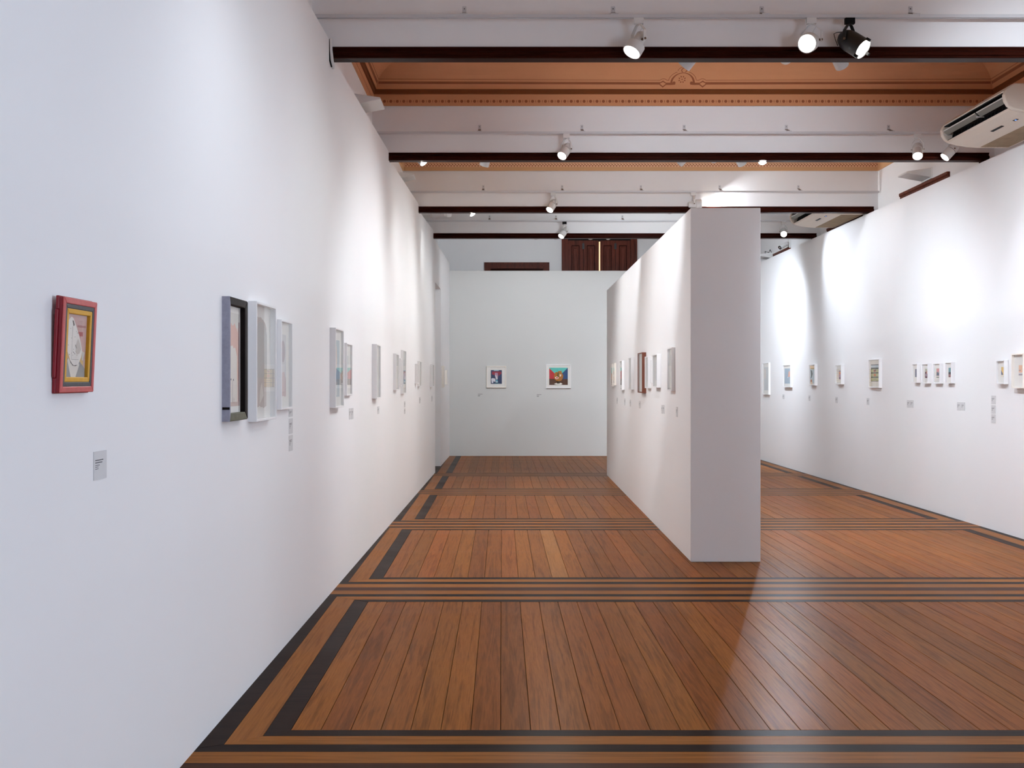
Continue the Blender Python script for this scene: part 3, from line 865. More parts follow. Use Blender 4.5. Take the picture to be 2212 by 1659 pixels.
wall_picture('shorter of two cream frames beyond the grey doorway', 'L', (961.0, 965.6, 967.2, 799.3, 830.4),
             [R((220, 214, 204), 0.25, 0.25, 0.75, 0.75)], recess=0.012, t=0.011, frame='cream_frame', wmul=0.6)

# -- back wall
def back_picture(label, px0, px1, py0, py1, art, **kw):
    w, h = (px1 - px0) / FPX * YB, (py1 - py0) / FPX * YB
    return picture(label, 'B', (((px0 + px1) / 2 - CX) / FPX * YB, YB, EYE + (HY - py1) / FPX * YB), w, h, 0.035, 0.0, art, t=0.018, recess=0.012, **kw)
u0, u1, v0, v1 = 0.19, 0.81, 0.15, 0.84
f = lambda pts: [(u0 + (u1 - u0) * a, v0 + (v1 - v0) * b) for a, b in pts]
back_picture('cream-framed print of a white and red flower shape on dark blue', 1051, 1093.3, 790.7, 837.6,
    [((34, 52, 92), f([(0, 0), (1, 0), (1, 1), (0, 1)])), ((30, 96, 112), f([(0.35, 0), (0.8, 0), (0.6, 0.14), (0.4, 0.14)])), ((158, 38, 58), f([(0.12, 0.9), (0.9, 0.9), (0.98, 0.78), (0.78, 0.6), (0.62, 0.62), (0.5, 0.72), (0.38, 0.62), (0.1, 0.7)])),
     ((150, 196, 214), f([(0.25, 1), (0.75, 1), (0.7, 0.94), (0.3, 0.94)])), ((190, 150, 178), f([(0.36, 0.8), (0.62, 0.8), (0.66, 0.6), (0.62, 0.35), (0.5, 0.3), (0.4, 0.5)])), ((224, 224, 226), f([(0.38, 0.68), (0.52, 0.6), (0.62, 0.4), (0.58, 0.3), (0.46, 0.36)])),
     ((118, 38, 70), f([(0.62, 0.66), (0.84, 0.82), (0.74, 0.62)])), ((228, 228, 236), f([(0.04, 0.38), (0.18, 0.42), (0.4, 0.38), (0.42, 0.2), (0.3, 0.14), (0.22, 0.22), (0.22, 0.06), (0.08, 0.06)])),
     ((96, 176, 200), f([(0.46, 0.3), (0.6, 0.3), (0.66, 0.12), (0.44, 0.12)])), ((218, 226, 232), f([(0.4, 0.17), (0.66, 0.17), (0.62, 0.1), (0.46, 0.1)]))], frame='cream_frame')
u0, u1, v0, v1 = 0.1, 0.9, 0.11, 0.90
back_picture('white-framed print of a brown bowl before turquoise, red and blue', 1179.3, 1233.3, 787.6, 838.7,
    [((84, 196, 184), f([(0, 0), (1, 0), (1, 1), (0, 1)])), ((196, 26, 40), f([(0, 0.97), (0.34, 0.62), (0.34, 0.3), (0, 0.3)])), ((30, 72, 122), f([(1, 0.99), (0.68, 0.66), (0.68, 0.3), (1, 0.3)])),
     ((82, 44, 18), f([(0, 0), (1, 0), (1, 0.34), (0, 0.36)])), ((172, 108, 24), f([(0.28, 0.6), (0.32, 0.72), (0.4, 0.76), (0.44, 0.72), (0.48, 0.8), (0.66, 0.82), (0.68, 0.7), (0.76, 0.56), (0.74, 0.4), (0.66, 0.26), (0.52, 0.2), (0.38, 0.24), (0.28, 0.36), (0.25, 0.5)])),
     ((64, 84, 52), f([(0.46, 0.7), (0.52, 0.74), (0.5, 0.4), (0.44, 0.5)])), ((228, 214, 196), f([(0.56, 0.62), (0.66, 0.6), (0.62, 0.48), (0.56, 0.5)])), ((238, 232, 224), f([(0.3, 0.44), (0.42, 0.5), (0.52, 0.42), (0.46, 0.34), (0.36, 0.34)])), ((206, 66, 30), f([(0.35, 0.43), (0.42, 0.46), (0.48, 0.42), (0.42, 0.36)])),
     ((240, 236, 228), f([(0.26, 0.06), (0.38, 0.12), (0.64, 0.12), (0.72, 0.06), (0.62, 0.01), (0.38, 0.01)])), ((48, 40, 20), f([(0.42, 0.22), (0.58, 0.22), (0.56, 0.08), (0.42, 0.08)]))])
# drawers print: hidden behind the partition, seen mirrored in the glass of the left wall's frames
wB3, art = 0.92, [R((86, 62, 36), 0.06, 0.14, 0.94, 0.86)]
for rrw in range(4):
    for c_ in range(4):
        a, b = 0.085 + c_ * 0.211, 0.155 + (3 - rrw) * 0.178
        art.append(R((214, 186, 122), a, b, a + 0.19, b + 0.148))
        if rrw == 0: art.append(EL((166, 52, 32), a + 0.095, b + 0.07, 0.028, 0.045, 12)); art.append(EL((84, 72, 44), a + 0.112, b + 0.1, 0.018, 0.026, 10))
        elif rrw == 1: art.append(EL((206, 108, 50), a + 0.095, b + 0.074, 0.03, 0.05, 14))
        else: art.append(R((92, 78, 52), a + 0.05, b + 0.06, a + 0.14, b + 0.08))
picture('wide white-framed print of sixteen tan drawers on the end wall, mirrored in picture glass', 'B', (2.76, YB, 1.28), wB3, 0.54, 0.035, 0.0, art, t=0.018, recess=0.012)

# -- partition
wall_picture('white frame with a painted-in grey reflection hung alone beside the partition end', 'P', (1458.5, 1450.7, 1441.1, 750.1, 844.8), [R((214, 214, 216), 0.3, 0.45, 0.75, 0.85)], recess=0.02, t=0.012)  # grey rectangle paints in a picture mirrored by the glass
wall_picture('white frame with a pale print, nearest the partition end of a tight group', 'P', (1427.6, 1418.8, 1409.1, 764.6, 837.5), [R((222, 224, 226), 0.3, 0.2, 0.75, 0.8)], recess=0.02, t=0.012)
wall_picture('tiny white frame squeezed between two white frames on the partition', 'P', (1410.2, 1406.4, 1403.4, 777.5, 827.0), [R((216, 214, 212), 0.25, 0.2, 0.75, 0.8)], recess=0.012, t=0.011, wmul=0.5)
wall_picture('white frame with a pale print next to the brown frame on the partition', 'P', (1406.6, 1399.5, 1391.9, 769.4, 838.8), [R((220, 222, 220), 0.3, 0.2, 0.75, 0.8)], recess=0.014, t=0.012, wmul=0.9)
wall_picture('only reddish-brown wooden frame, on the partition among white ones', 'P', (1395.8, 1386.8, 1377.4, 761.0, 849.0), [R((226, 230, 228), 0.25, 0.18, 0.7, 0.8)], recess=0.024, t=0.012, frame='brown_frame')
wall_picture('white frame with a faint print farther along from the brown frame', 'P', (1369.7, 1362.9, 1357.3, 772.0, 841.8), [R((220, 222, 222), 0.3, 0.2, 0.8, 0.8)], recess=0.012, t=0.011)
wall_picture('white frame with a small print, third from the partition\'s far end', 'P', (1348.8, 1343.2, 1338.6, 778.5, 842.7), [R((206, 200, 192), 0.3, 0.3, 0.7, 0.7)], recess=0.012, t=0.011)
wall_picture('cream frame second from the far end of the partition', 'P', (1331.1, 1326.8, 1322.9, 783.9, 832.7), [R((206, 204, 196), 0.3, 0.25, 0.75, 0.75)], recess=0.01, t=0.011, frame='cream_frame', wmul=0.7)
wall_picture('cream frame at the very far end of the partition', 'P', (1326.5, 1322.5, 1318.1, 785.0, 834.5), [R((188, 186, 176), 0.3, 0.25, 0.75, 0.75)], recess=0.01, t=0.011, frame='cream_frame', wmul=0.7)

# -- right wall
wall_picture('tall white frame with a pale blue-grey print beside the partition edge', 'R', (1664.2, 1660.1, 1647.0, 783.4, 852.8), [R((203, 208, 210), 0.18, 0.12, 0.95, 0.88), EL((218, 208, 200), 0.36, 0.66, 0.16, 0.18)], recess=0.01, t=0.014)
wall_picture('white frame with a blue-grey print and orange lamp shape', 'R', (1712.0, 1706.9, 1691.3, 787.5, 837.0),
             [R((162, 182, 198), 0.12, 0.14, 0.98, 0.86), ((232, 172, 150), [(0.72, 0.72), (0.98, 0.72), (0.98, 0.46), (0.6, 0.46)]), R((206, 212, 216), 0.5, 0.42, 0.7, 0.46)], recess=0.012, t=0.014)
wall_picture('small white frame with a dark leaf collage on peach and pale blue', 'R', (1765.6, 1759.5, 1747.3, 786.8, 832.9),
             [R((196, 210, 214), 0.1, 0.06, 1, 0.98), R((240, 206, 160), 0.1, 0.84, 1, 0.98), R((186, 152, 44), 0.2, 0.8, 1, 0.85), ((62, 78, 76), [(0.22, 0.76), (0.5, 0.72), (0.62, 0.55), (0.4, 0.36), (0.22, 0.3), (0.3, 0.5)]), R((206, 120, 66), 0.2, 0.12, 0.5, 0.26), R((242, 206, 170), 0.2, 0.02, 0.6, 0.14)], recess=0.008, t=0.014)
wall_picture('deep white box frame with a tiny pink and purple print', 'R', (1823.9, 1816.5, 1804.3, 787.5, 830.2),
             [R((178, 146, 178), 0.42, 0.22, 0.9, 0.72), R((228, 150, 150), 0.42, 0.5, 0.9, 0.64), R((240, 176, 120), 0.42, 0.58, 0.9, 0.63), R((120, 96, 132), 0.5, 0.24, 0.7, 0.36)], recess=0.02, t=0.012)
art = [R((232, 226, 214), 0.1, 0.0, 1, 1), R((194, 206, 210), 0.18, 0.72, 1, 0.82), R((52, 54, 44), 0.18, 0.2, 1, 0.72)]
for k, (a, b) in enumerate(((0.54, 0.66), (0.38, 0.5), (0.22, 0.34))): art.append(R((186, 182, 130), 0.2, a, 0.98, b))
art += [R((52, 54, 50), 0.18, 0.81, 1, 0.835), EL((150, 48, 50), 0.56, 0.6, 0.12, 0.04, 12), EL((60, 60, 40), 0.66, 0.63, 0.06, 0.02, 10), EL((204, 104, 54), 0.58, 0.44, 0.12, 0.045, 14), R((90, 88, 62), 0.44, 0.28, 0.72, 0.295)]
wall_picture('white frame with an olive three-drawer print with red fruit', 'R', (1905.3, 1898.5, 1875.2, 775.0, 838.0), art, recess=0.012, t=0.014)
small = [('first small white box frame of four, with a plain slate print, toward the three-drawer print', (1988.9, 1980.7, 1970.2, 785.5, 827.0), [R((120, 124, 142), 0.38, 0.28, 0.80, 0.74)]),
         ('second small white box frame of four, with a dark red and green print', (2012.0, 2003.8, 1991.3, 785.5, 828.7), [R((198, 196, 170), 0.35, 0.27, 0.80, 0.76), R((110, 70, 68), 0.35, 0.27, 0.80, 0.6), R((214, 160, 140), 0.6, 0.5, 0.8, 0.66), R((186, 176, 190), 0.45, 0.34, 0.7, 0.5)]),
         ('third small white box frame of four, with a pink sky and grey peaks', (2037.9, 2029.6, 2015.3, 784.2, 828.7), [R((232, 158, 158), 0.34, 0.27, 0.80, 0.76), ((108, 130, 142), [(0.34, 0.38), (0.80, 0.38), (0.80, 0.62), (0.66, 0.5), (0.48, 0.6), (0.38, 0.54)]), R((226, 226, 220), 0.34, 0.27, 0.80, 0.37), R((96, 136, 116), 0.34, 0.27, 0.80, 0.31)]),
         ('fourth small white box frame of four, with a teal and maroon print', (2063.2, 2054.6, 2041.4, 782.0, 828.7), [R((100, 146, 152), 0.36, 0.28, 0.80, 0.76), R((56, 52, 62), 0.36, 0.36, 0.80, 0.54), R((176, 132, 130), 0.36, 0.28, 0.80, 0.42), R((110, 56, 60), 0.46, 0.28, 0.66, 0.36)])]
for lab, mm, art in small:
    wall_picture(lab, 'R', mm, art, recess=0.014, t=0.010, group='four small box frames in a row')
wall_picture('white box frame with a yellow sky and blue mountain print', 'R', (2178.5, 2168.8, 2151.0, 777.6, 830.0),
             [R((240, 206, 128), 0.42, 0.28, 0.96, 0.74), ((88, 106, 138), [(0.42, 0.6), (0.66, 0.4), (0.66, 0.38), (0.42, 0.38)]), ((80, 88, 108), [(0.76, 0.44), (0.96, 0.52), (0.96, 0.28), (0.7, 0.28), (0.84, 0.36)]), ((238, 230, 214), [(0.42, 0.28), (0.7, 0.28), (0.84, 0.36), (0.42, 0.38)])], recess=0.02, t=0.012)
wall_picture('larger cream frame with an orange and grey print beside the yellow sky print', 'R', (2222.0, 2209.7, 2184.4, 763.1, 839.0),
             [R((238, 196, 164), 0.42, 0.36, 0.78, 0.68), R((168, 162, 170), 0.42, 0.36, 0.78, 0.41), R((168, 150, 150), 0.44, 0.5, 0.62, 0.53), R((226, 224, 224), 0.42, 0.41, 0.78, 0.45)], recess=0.025, t=0.013, frame='cream_frame')

# ------------------------------------------------------------------ wall labels
def wall_label(label, side, pxa, pxb, pya, pyb, group='grey caption cards on the walls'):
    near, far = (pxa, pxb) if side == 'L' else (pxb, pxa)
    y1_, y2_ = solve_y(side, near), solve_y(side, far)
    w = y2_ - y1_; yc = (y1_ + y2_) / 2
    w = min(max(w, 0.06), 0.14)
    z0, z1 = EYE + (HY - pyb) / FPX * yc, EYE + (HY - pya) / FPX * yc
    x, rot = place(side, yc)
    r = thing('caption_card', label, 'label', (x, yc, z0), rot, group)
    h = z1 - z0
    MB().box(-w / 2, w / 2, -0.0022, 0.0005, 0, h).build('card', M['card'], r)
    mb = MB()
    for v, l, th in ((0.67, 0.62, 0.034), (0.585, 0.54, 0.034), (0.50, 0.34, 0.022), (0.44, 0.24, 0.02), (0.375, 0.24, 0.02)):
        mb.box(-w / 2 + 0.1 * w, -w / 2 + (0.1 + l) * w, -0.0026, -0.0020, h * v, h * (v + th))
    mb.build('caption_text', M['ink'], r)
    return r
wall_label('grey caption card below and beside the red-framed collage', 'L', 201.5, 229, 974, 1035)
for k, (a, b) in enumerate(((884, 900), (904, 937), (940, 974))):
    wall_label(['top', 'middle', 'bottom'][k] + ' caption card of the column under the mauve drop picture', 'L', 623.7, 631.7, a, b)
wall_label('first of two caption cards under the slim grey print', 'L', 753.9, 758.2, 882, 906)
wall_label('second of two caption cards under the slim grey print', 'L', 758.6, 763.0, 881.5, 905.5)
wall_label('caption card below the frame with the faint green stroke', 'L', 815.4, 819, 878, 894)
wall_label('upper caption card below the taller grey-blue print frame', 'L', 873, 875.4, 867, 880)
wall_label('lower caption card below the taller grey-blue print frame', 'L', 873, 875.4, 882, 894)
wall_label('caption card below the staggered pair of frames', 'L', 905.4, 908.5, 858, 871)
wall_label('caption card below the lone frame before the doorway', 'L', 932, 934, 855, 867)
wall_label('caption card below the cream frames at the partition far end', 'P', 1332, 1335, 859, 872)
wall_label('caption card below the third frame from the partition far end', 'P', 1349, 1351.6, 861, 875.5)
wall_label('caption card below the faint print beyond the brown frame', 'P', 1360.6, 1363, 863.5, 878)
wall_label('caption card below the brown frame', 'P', 1380, 1384, 866.5, 882)
wall_label('first of two caption cards beside the partition group', 'P', 1429, 1432, 875, 893.6)
wall_label('second of two caption cards beside the partition group', 'P', 1432.4, 1435.4, 875, 893.6)
wall_label('caption card below the frame nearest the partition end', 'P', 1460.7, 1464.2, 879, 900.6)
wall_label('caption card below the blue-grey print with orange shape', 'R', 1690.8, 1694.4, 852, 862)
wall_label('caption card below the dark leaf collage', 'R', 1747, 1750.4, 854.3, 866)
wall_label('caption card below the pink and purple print', 'R', 1805, 1809.7, 857.7, 870.5)
wall_label('caption card below the three-drawer print', 'R', 1872.5, 1878, 860, 874.5)
wall_label('first of two caption cards below the first small box frame', 'R', 1959.6, 1966.2, 864.7, 880.6)
wall_label('second of two caption cards below the first small box frame', 'R', 1966.9, 1973.5, 864.7, 880.6)
wall_label('first of two caption cards after the fourth small box frame', 'R', 2067.8, 2075.8, 869, 886.8)
wall_label('second of two caption cards after the fourth small box frame', 'R', 2076.7, 2084.6, 869.3, 887)
for k, (a, b) in enumerate(((854.6, 873.3), (875.3, 893.8), (895, 914))):
    wall_label(['top', 'middle', 'bottom'][k] + ' caption card of the column under the yellow sky print', 'R', 2141.8, 2151.3, a, b)
for nm, (xa, ya) in (('blue flower print', (1032.3, 851)), ('brown bowl print', (1159.5, 852))):      # lettering set straight on the end wall
    mb = MB()
    for k, l in enumerate((10.0, 0, 5.2, 4.4)):
        if l:
            xx, zz = (xa - CX) / FPX * YB, EYE + (HY - ya - 1.35 * k) / FPX * YB
            mb.box(xx, xx + l / FPX * YB, YB - 0.0008, YB + 0.0002, zz - 0.0065, zz)
    tag(mb.build('wall_lettering', M['ink']), 'tiny grey caption lettering on the end wall below the ' + nm, 'lettering')

# ------------------------------------------------------------------ light tracks with brackets
TZ = 4.028
def light_track(label, yface, sgn, xs, x0=X0, x1=X1, seams=()):
    """sgn -1: on the near face of a lintel, +1: on its back."""
    ty = yface + sgn * 0.1
    r = thing('light_track', label, 'light track', (0, 0, TZ), 0, 'light tracks on the lintels')
    cuts = [x0] + list(seams) + [x1]
    for k in range(len(cuts) - 1):
        a, b = cuts[k] + (0.001 if k else 0.0), cuts[k + 1]
        lift_ = 0.0
        pr = [(ty - 0.018, -0.011), (ty - 0.018, 0.011), (ty + 0.018, 0.011), (ty + 0.018, -0.011), (ty + 0.006, -0.011), (ty + 0.006, 0.002), (ty - 0.006, 0.002), (ty - 0.006, -0.011)]
        MB().prism([(p, q + lift_) for p, q in pr], a, b, axis='x').build('rail', M['track'], r)
    for x in xs:
        b = MB()
        b.box(x - 0.014, x + 0.014, yface + sgn * 0.003, yface, 0.052, 0.104)
        br = b.build('bracket', M['track'], r)
        MB().box(x - 0.026, x + 0.026, ty - 0.02, ty + 0.02, 0.011, 0.018).build('track_clip', M['track'], br)
        q = [(yface, 0.060), (yface, 0.056), (ty + sgn * 0.012, 0.016), (ty + sgn * 0.012, 0.020)]
        MB().prism([(p, z) for p, z in q], x - 0.014, x + 0.014, axis='x').build('bracket_arm', M['rust'], br)
        MB().lathe([(0.004, -0.001), (0.004, 0.002)], 8).build('screw', M['black_metal'], br).matrix_local = Matrix.Translation((x, yface + sgn * 0.003, 0.086)) @ Matrix.Rotation(math.radians(90 * -sgn), 4, 'X')
    return r
BX = [[-0.26 + 1.046 * k for k in range(-1, 6)], [-0.224 + 1.053 * k for k in range(-1, 6)], [-0.243 + 1.062 * k for k in range(-1, 6)], [-0.188 + 1.058 * k for k in range(-1, 5)]]
nm = ['the beam before the rosette ceiling', 'the beam under the dotted frieze', 'the beam under the fret frieze', 'the last beam before the end wall']
lim = (-1.12, 4.9)
for i in range(4):
    light_track('light track on brackets along the near side of ' + nm[i], HEAD[i + 1] + 0.012, -1, [x for x in BX[i] if -1.1 < x < 5.0], -1.31, 5.06, [BX[i][2] - 0.01, BX[i][4] + 0.02])
    light_track('light track hidden on the far side of ' + nm[i], HEAD[i + 1] + HT - 0.012, 1, [x for x in BX[i] if -1.1 < x < (4.1 if i == 2 else 5.0)], -1.31, 4.2 if i == 2 else 5.06, [BX[i][3]])
light_track('white light track overhead, nearer than any other beam', HEAD[0] + HT - 0.012, 1, BX[0][1:6], -1.15, 5.06)

# ------------------------------------------------------------------ track spotlights
_lm = {}
def lamp_meshes(style):
    if style in _lm: return _lm[style]
    if style == 'black': rad, L, mm, ad = 0.072, 0.21, M['black_metal'], M['black_plastic']
    elif style == 'par': rad, L, mm, ad = 0.066, 0.17, M['white_metal'], M['white_metal']
    elif style == 'short': rad, L, mm, ad = 0.040, 0.12, M['white_metal'], M['white_metal']
    else: rad, L, mm, ad = 0.050, 0.185, M['white_metal'], M['white_metal']
    d = {}
    h = L / 2
    if style == 'par':
        prof = [(0.030, h), (0.040, h - 0.012), (0.042, -0.01), (0.058, -0.012), (rad, -0.018), (rad, -h), (rad - 0.006, -h), (rad - 0.009, -h + 0.03)]
    elif style == 'black':
        prof = [(0.028, h), (0.052, h - 0.018), (0.066, h - 0.05), (rad, h - 0.085), (rad, -h), (rad - 0.004, -h), (rad - 0.006, -h + 0.012)]
    else:
        prof = [(rad * 0.55, h), (rad * 0.86, h - 0.012), (rad, h - 0.035), (rad, 0.012), (rad - 0.004, 0.012), (rad - 0.004, 0.006), (rad, 0.006), (rad, -h), (rad - 0.004, -h), (rad - 0.006, -h + 0.022)]
    mb = MB().lathe(prof, 28)
    d['body'] = mb.mesh('body', mm, 40)
    d['lens'] = MB().lathe([(rad - 0.006, -h + 0.020), (rad - 0.006, -h + (0.006 if style != 'par' else 0.015)), (rad * 0.5, -h + (0.002 if style != 'par' else 0.012))], 28).mesh('lens', M['lens'], 40)
    if style == 'spot':
        d['slit'] = MB().lathe([(rad - 0.0035, 0.011), (rad - 0.0035, 0.007)], 28).mesh('slit', M['black_plastic'], 40)
    d['adapter'] = MB().box(-0.033, 0.033, -0.016, 0.016, -0.052, -0.0112).mesh('adapter', ad)
    # yoke: bent strap from the adapter down both sides of the head
    mb = MB()
    hw, drop = rad + 0.006, (0.105 if style == 'short' else 0.17)
    for s in (-1, 1):
        pts = [(0.0, -0.052), (s * 0.022, -0.058), (s * hw, -0.110 if style != 'short' else -0.082), (s * hw, -drop - 0.012)]
        for k in range(3):
            (a, b), (c, e) = pts[k], pts[k + 1]
            t = 0.003
            dx, dz = c - a, e - b
            l = math.hypot(dx, dz); nx, nz = -dz / l * t, dx / l * t
            mb.prism([(a - nx, b - nz), (c - nx, e - nz), (c + nx, e + nz), (a + nx, b + nz)], -0.011, 0.011, axis='y')
    d['yoke'] = mb.mesh('yoke', mm)
    d['pivot'] = MB().lathe([(0.008, -rad - 0.014), (0.008, rad + 0.014)], 10).mesh('pivot_screw', M['rust'] if style != 'black' else M['rust'])
    d['rad'], d['L'], d['drop'] = rad, L, drop
    _lm[style] = d
    return d

def spotlight(label, x, y, target, power=1.0, style='spot', angle=108, blend=1.0, colr=(255, 244, 228), group=None, drop=None, dark=False):
    d = lamp_meshes(style)
    r = thing('track_spotlight', label, 'spotlight', (x, y, TZ), 0, group)
    dv = (Vector(target) - Vector((x, y, TZ - d['drop'])))
    dv.normalize()
    yaw = math.atan2(dv.y, dv.x) + math.pi / 2
    ad = put('adapter', d['adapter'], r)
    if dark:
        ad2 = ad.data.copy(); ad2.materials[0] = M['black_plastic']; ad.data = ad2
    put('yoke', d['yoke'], r, (0, 0, 0), (0, 0, yaw))
    q = dv.to_track_quat('-Z', 'Y')
    c = Vector((0, 0, -d['drop'])) + dv * 0.02
    b = put('body', d['body'], r, c, q)
    put('lens', d['lens'], r, c, q)
    if 'slit' in d: put('slit', d['slit'], r, c, q)
    side_ax = Matrix.Rotation(yaw, 4, 'Z') @ Matrix.Rotation(math.radians(90), 4, 'Y')
    o = put('pivot_screw', d['pivot'], r); o.matrix_local = Matrix.Translation((0, 0, -d['drop'])) @ side_ax
    if style == 'black':
        for a in (70, 190, 310):
            ca, sa = math.cos(math.radians(a)), math.sin(math.radians(a))
            mb = MB().box(0.074 * ca - 0.010, 0.074 * ca + 0.010, 0.074 * sa - 0.010, 0.074 * sa + 0.010, -0.125, -0.098)
            put('filter_clip', mb.mesh('filter_clip', M['black_plastic']), r, c, q)
        MB().tube([(-0.04, 0.02, -0.10), (-0.085, 0.015, -0.105), (-0.11, 0.0, -0.12), (-0.10, 0.0, -0.16), (-0.08, 0.01, -0.20)], 0.0025).build('cable', M['black_plastic'], r)
    else:
        MB().tube([(0.012, -0.016, -0.05), (0.03, -0.022, -0.075), (0.012, -0.02, -0.1), (0.0, -0.01, -0.13)], 0.002).build('cable', M['track'], r)
    if power > 0:
        ld = bpy.data.lights.new('spot_beam', 'SPOT')
        ld.energy = LAMP_W * power
        ld.spot_size = math.radians(angle); ld.spot_blend = blend
        ld.shadow_soft_size = 0.035
        cc = lin(colr); ld.color = cc[:3]
        lo = bpy.data.objects.new('spot_beam', ld)
        col.objects.link(lo); lo.parent = r
        lo.rotation_mode = 'QUATERNION'; lo.rotation_quaternion = q
        lo.location = c + dv * (d['L'] / 2 + 0.012)
    return r

fy = [h + 0.012 - 0.1 for h in HEAD]                  # front track of each lintel
by = [h + HT - 0.012 + 0.1 for h in HEAD]             # back track
WARM, NEUT, COOL = (246, 249, 252), (241, 247, 255), (232, 242, 255)
# the beam before the rosette ceiling
spotlight('lit white track spotlight alone on the beam before the rosette ceiling', 0.953, fy[1], (-1.21, 6.5, 0.2), 0.42, 'par', 112, 1.0, NEUT)
spotlight('glaring white track spotlight right beside the black theatre lamp', 2.152, fy[1], (-1.1, 2.6, 1.2), 0.55, 'par', 112, 1.0, COOL)
spotlight('black theatre-style spotlight with clips, the only black lamp', 2.42, fy[1], (4.9, 5.4, 1.2), 1.1, 'black', 112, 1.0, COOL)
G = 'white spotlights half hidden behind the beams'
spotlight('white spotlight peeking below the beam just beside the painted arch ornament', 1.39, by[1], (-1.2, 9.9, 0.7), 1.2, angle=84, group=G, colr=NEUT)
spotlight('white spotlight peeking below the beam, facing away, between ornament and black lamp', 2.08, by[1], (2.1, 11.4, 4.0), 0.75, angle=76, group=G, colr=COOL)
spotlight('white spotlight peeking below the beam right behind the black lamp', 2.42, by[1], (4.93, 10.7, 0.9), 2.3, angle=96, group=G, colr=COOL)
# the beam under the dotted frieze
spotlight('lit white track spotlight on the near side of the beam under the dotted frieze', 0.664, fy[2], (-1.2, 9.0, 0.9), 0.9, colr=WARM)
spotlight('lit white spotlight with a dark slit near the air conditioner', 4.25, fy[2], (3.0, 8.0, 0.0), 0.9, colr=COOL)
spotlight('white spotlight tucked below the air conditioner, pointing left', 4.60, fy[2], (2.3, 11.15, 1.4), 0.6, colr=COOL)
spotlight('warm lit spotlight below the dark beam close to the long wall', -0.88, by[2], (1.58, 10.4, 1.2), 1.1, group=G, colr=WARM)
spotlight('white spotlight below the dark beam next to the warm lit one', -0.15, by[2], (-1.15, 12.9, 0.9), 0.22, group=G, colr=WARM)
spotlight('first of four spotlights below the tan fret frieze, turned to the long wall', 1.94, by[2], (-1.12, 14.0, 0.9), 0.8, group=G, colr=WARM)
spotlight('second of four spotlights below the tan fret frieze, facing away', 2.24, by[2], (2.5, 14.9, 3.6), 0.55, group=G, colr=COOL)
spotlight('third of four spotlights below the tan fret frieze', 2.48, by[2], (4.93, 13.9, 0.5), 1.6, angle=125, group=G, colr=COOL)
spotlight('fourth and brightest of four spotlights below the tan fret frieze', 2.72, by[2], (2.75, 7.2, 0.0), 1.4, group=G, colr=COOL)
# the beam under the fret frieze
spotlight('lit white track spotlight on the near side of the beam under the fret frieze', 0.694, fy[3], (-1.15, 12.9, 0.9), 0.8, colr=WARM)
spotlight('white spotlight with flared hood aimed along the wall above the partition', 2.57, fy[3], (5.0, 14.99, 3.92), 0.34, 'par', 84, 0.8, NEUT)
spotlight('white spotlight below the beam at the long wall, facing away', -0.72, by[3], (-1.08, 17.2, 0.9), 0.1, group=G, colr=WARM)
spotlight('lit white spotlight below the beam near the long wall, beside one facing away', -0.45, by[3], (1.64, 14.2, 1.0), 0.9, group=G, colr=WARM)
spotlight('white spotlight below the beam just over the partition top', 2.32, by[3], (2.2, 17.7, 3.4), 0.6, group=G, colr=NEUT)
spotlight('white spotlight behind the partition turned to the right wall', 3.1, by[3], (4.92, 17.0, 0.4), 0.6, group=G, colr=COOL)
# the last beam
spotlight('lit white spotlight with a black base on the last beam before the end wall', 1.0, fy[4], (-1.1, 15.9, 0.9), 0.7, colr=WARM, dark=True)
spotlight('glaring white spotlight on the last beam next to the far air conditioner', 4.47, fy[4], (3.0, 10.5, 0.0), 1.6, colr=COOL)
for x, tx, lb in ((0.58, -0.3, 'first of four spotlights below the last beam, left of the shutters'), (0.89, 0.6, 'second of four spotlights below the last beam, beside the shuttered window'),
                  (1.45, 1.2, 'third of four spotlights below the last beam, in front of the shutters'), (1.71, 2.6, 'fourth of four spotlights below the last beam, in front of the shutters')):
    spotlight(lb, x, by[4], (tx, YB, 2.6), 0.45, group=G, colr=NEUT)
spotlight('white spotlight behind the last beam turned to the right wall', 4.05, by[4], (4.92, 19.8, 0.3), 0.45, group=G, colr=COOL)
spotlight('added unseen white spotlight behind the last beam, brightening the far right wall', 3.2, by[4], (4.92, 20.9, 0.9), 2.3, angle=125, group=G, colr=COOL)  # extra lamp, out of view, added to lift the lower far wall
spotlight('added unseen compact spotlight behind the beam before the rosette ceiling, turned to the partition', 0.6, by[1], (1.6, 12.8, 1.5), 2.2, 'short', 46, 0.8, NEUT)  # added lamp, kept out of view, brightens the near sides of the partition frames
spotlight('added unseen compact spotlight behind the beam under the dotted frieze, turned to the partition', 0.9, by[2], (1.64, 15.8, 1.5), 1.6, 'short', 46, 0.8, NEUT)  # another added, unseen lamp for the farther partition frames
# overhead lamps of the room the photographer stands in
spotlight('overhead spotlight out of frame turned to the long wall by the black frame', -0.12, by[0], (-1.23, 5.4, 0.0), 0.25, angle=120, group=G, colr=COOL)
spotlight('overhead spotlight out of frame turned to the right wall', 2.7, by[0], (4.94, 7.4, 0.8), 1.3, angle=80, group=G, colr=COOL)
spotlight('overhead spotlight out of frame turned far along the right wall', 3.3, by[0], (4.94, 10.4, 1.9), 2.4, angle=70, group=G, colr=COOL)

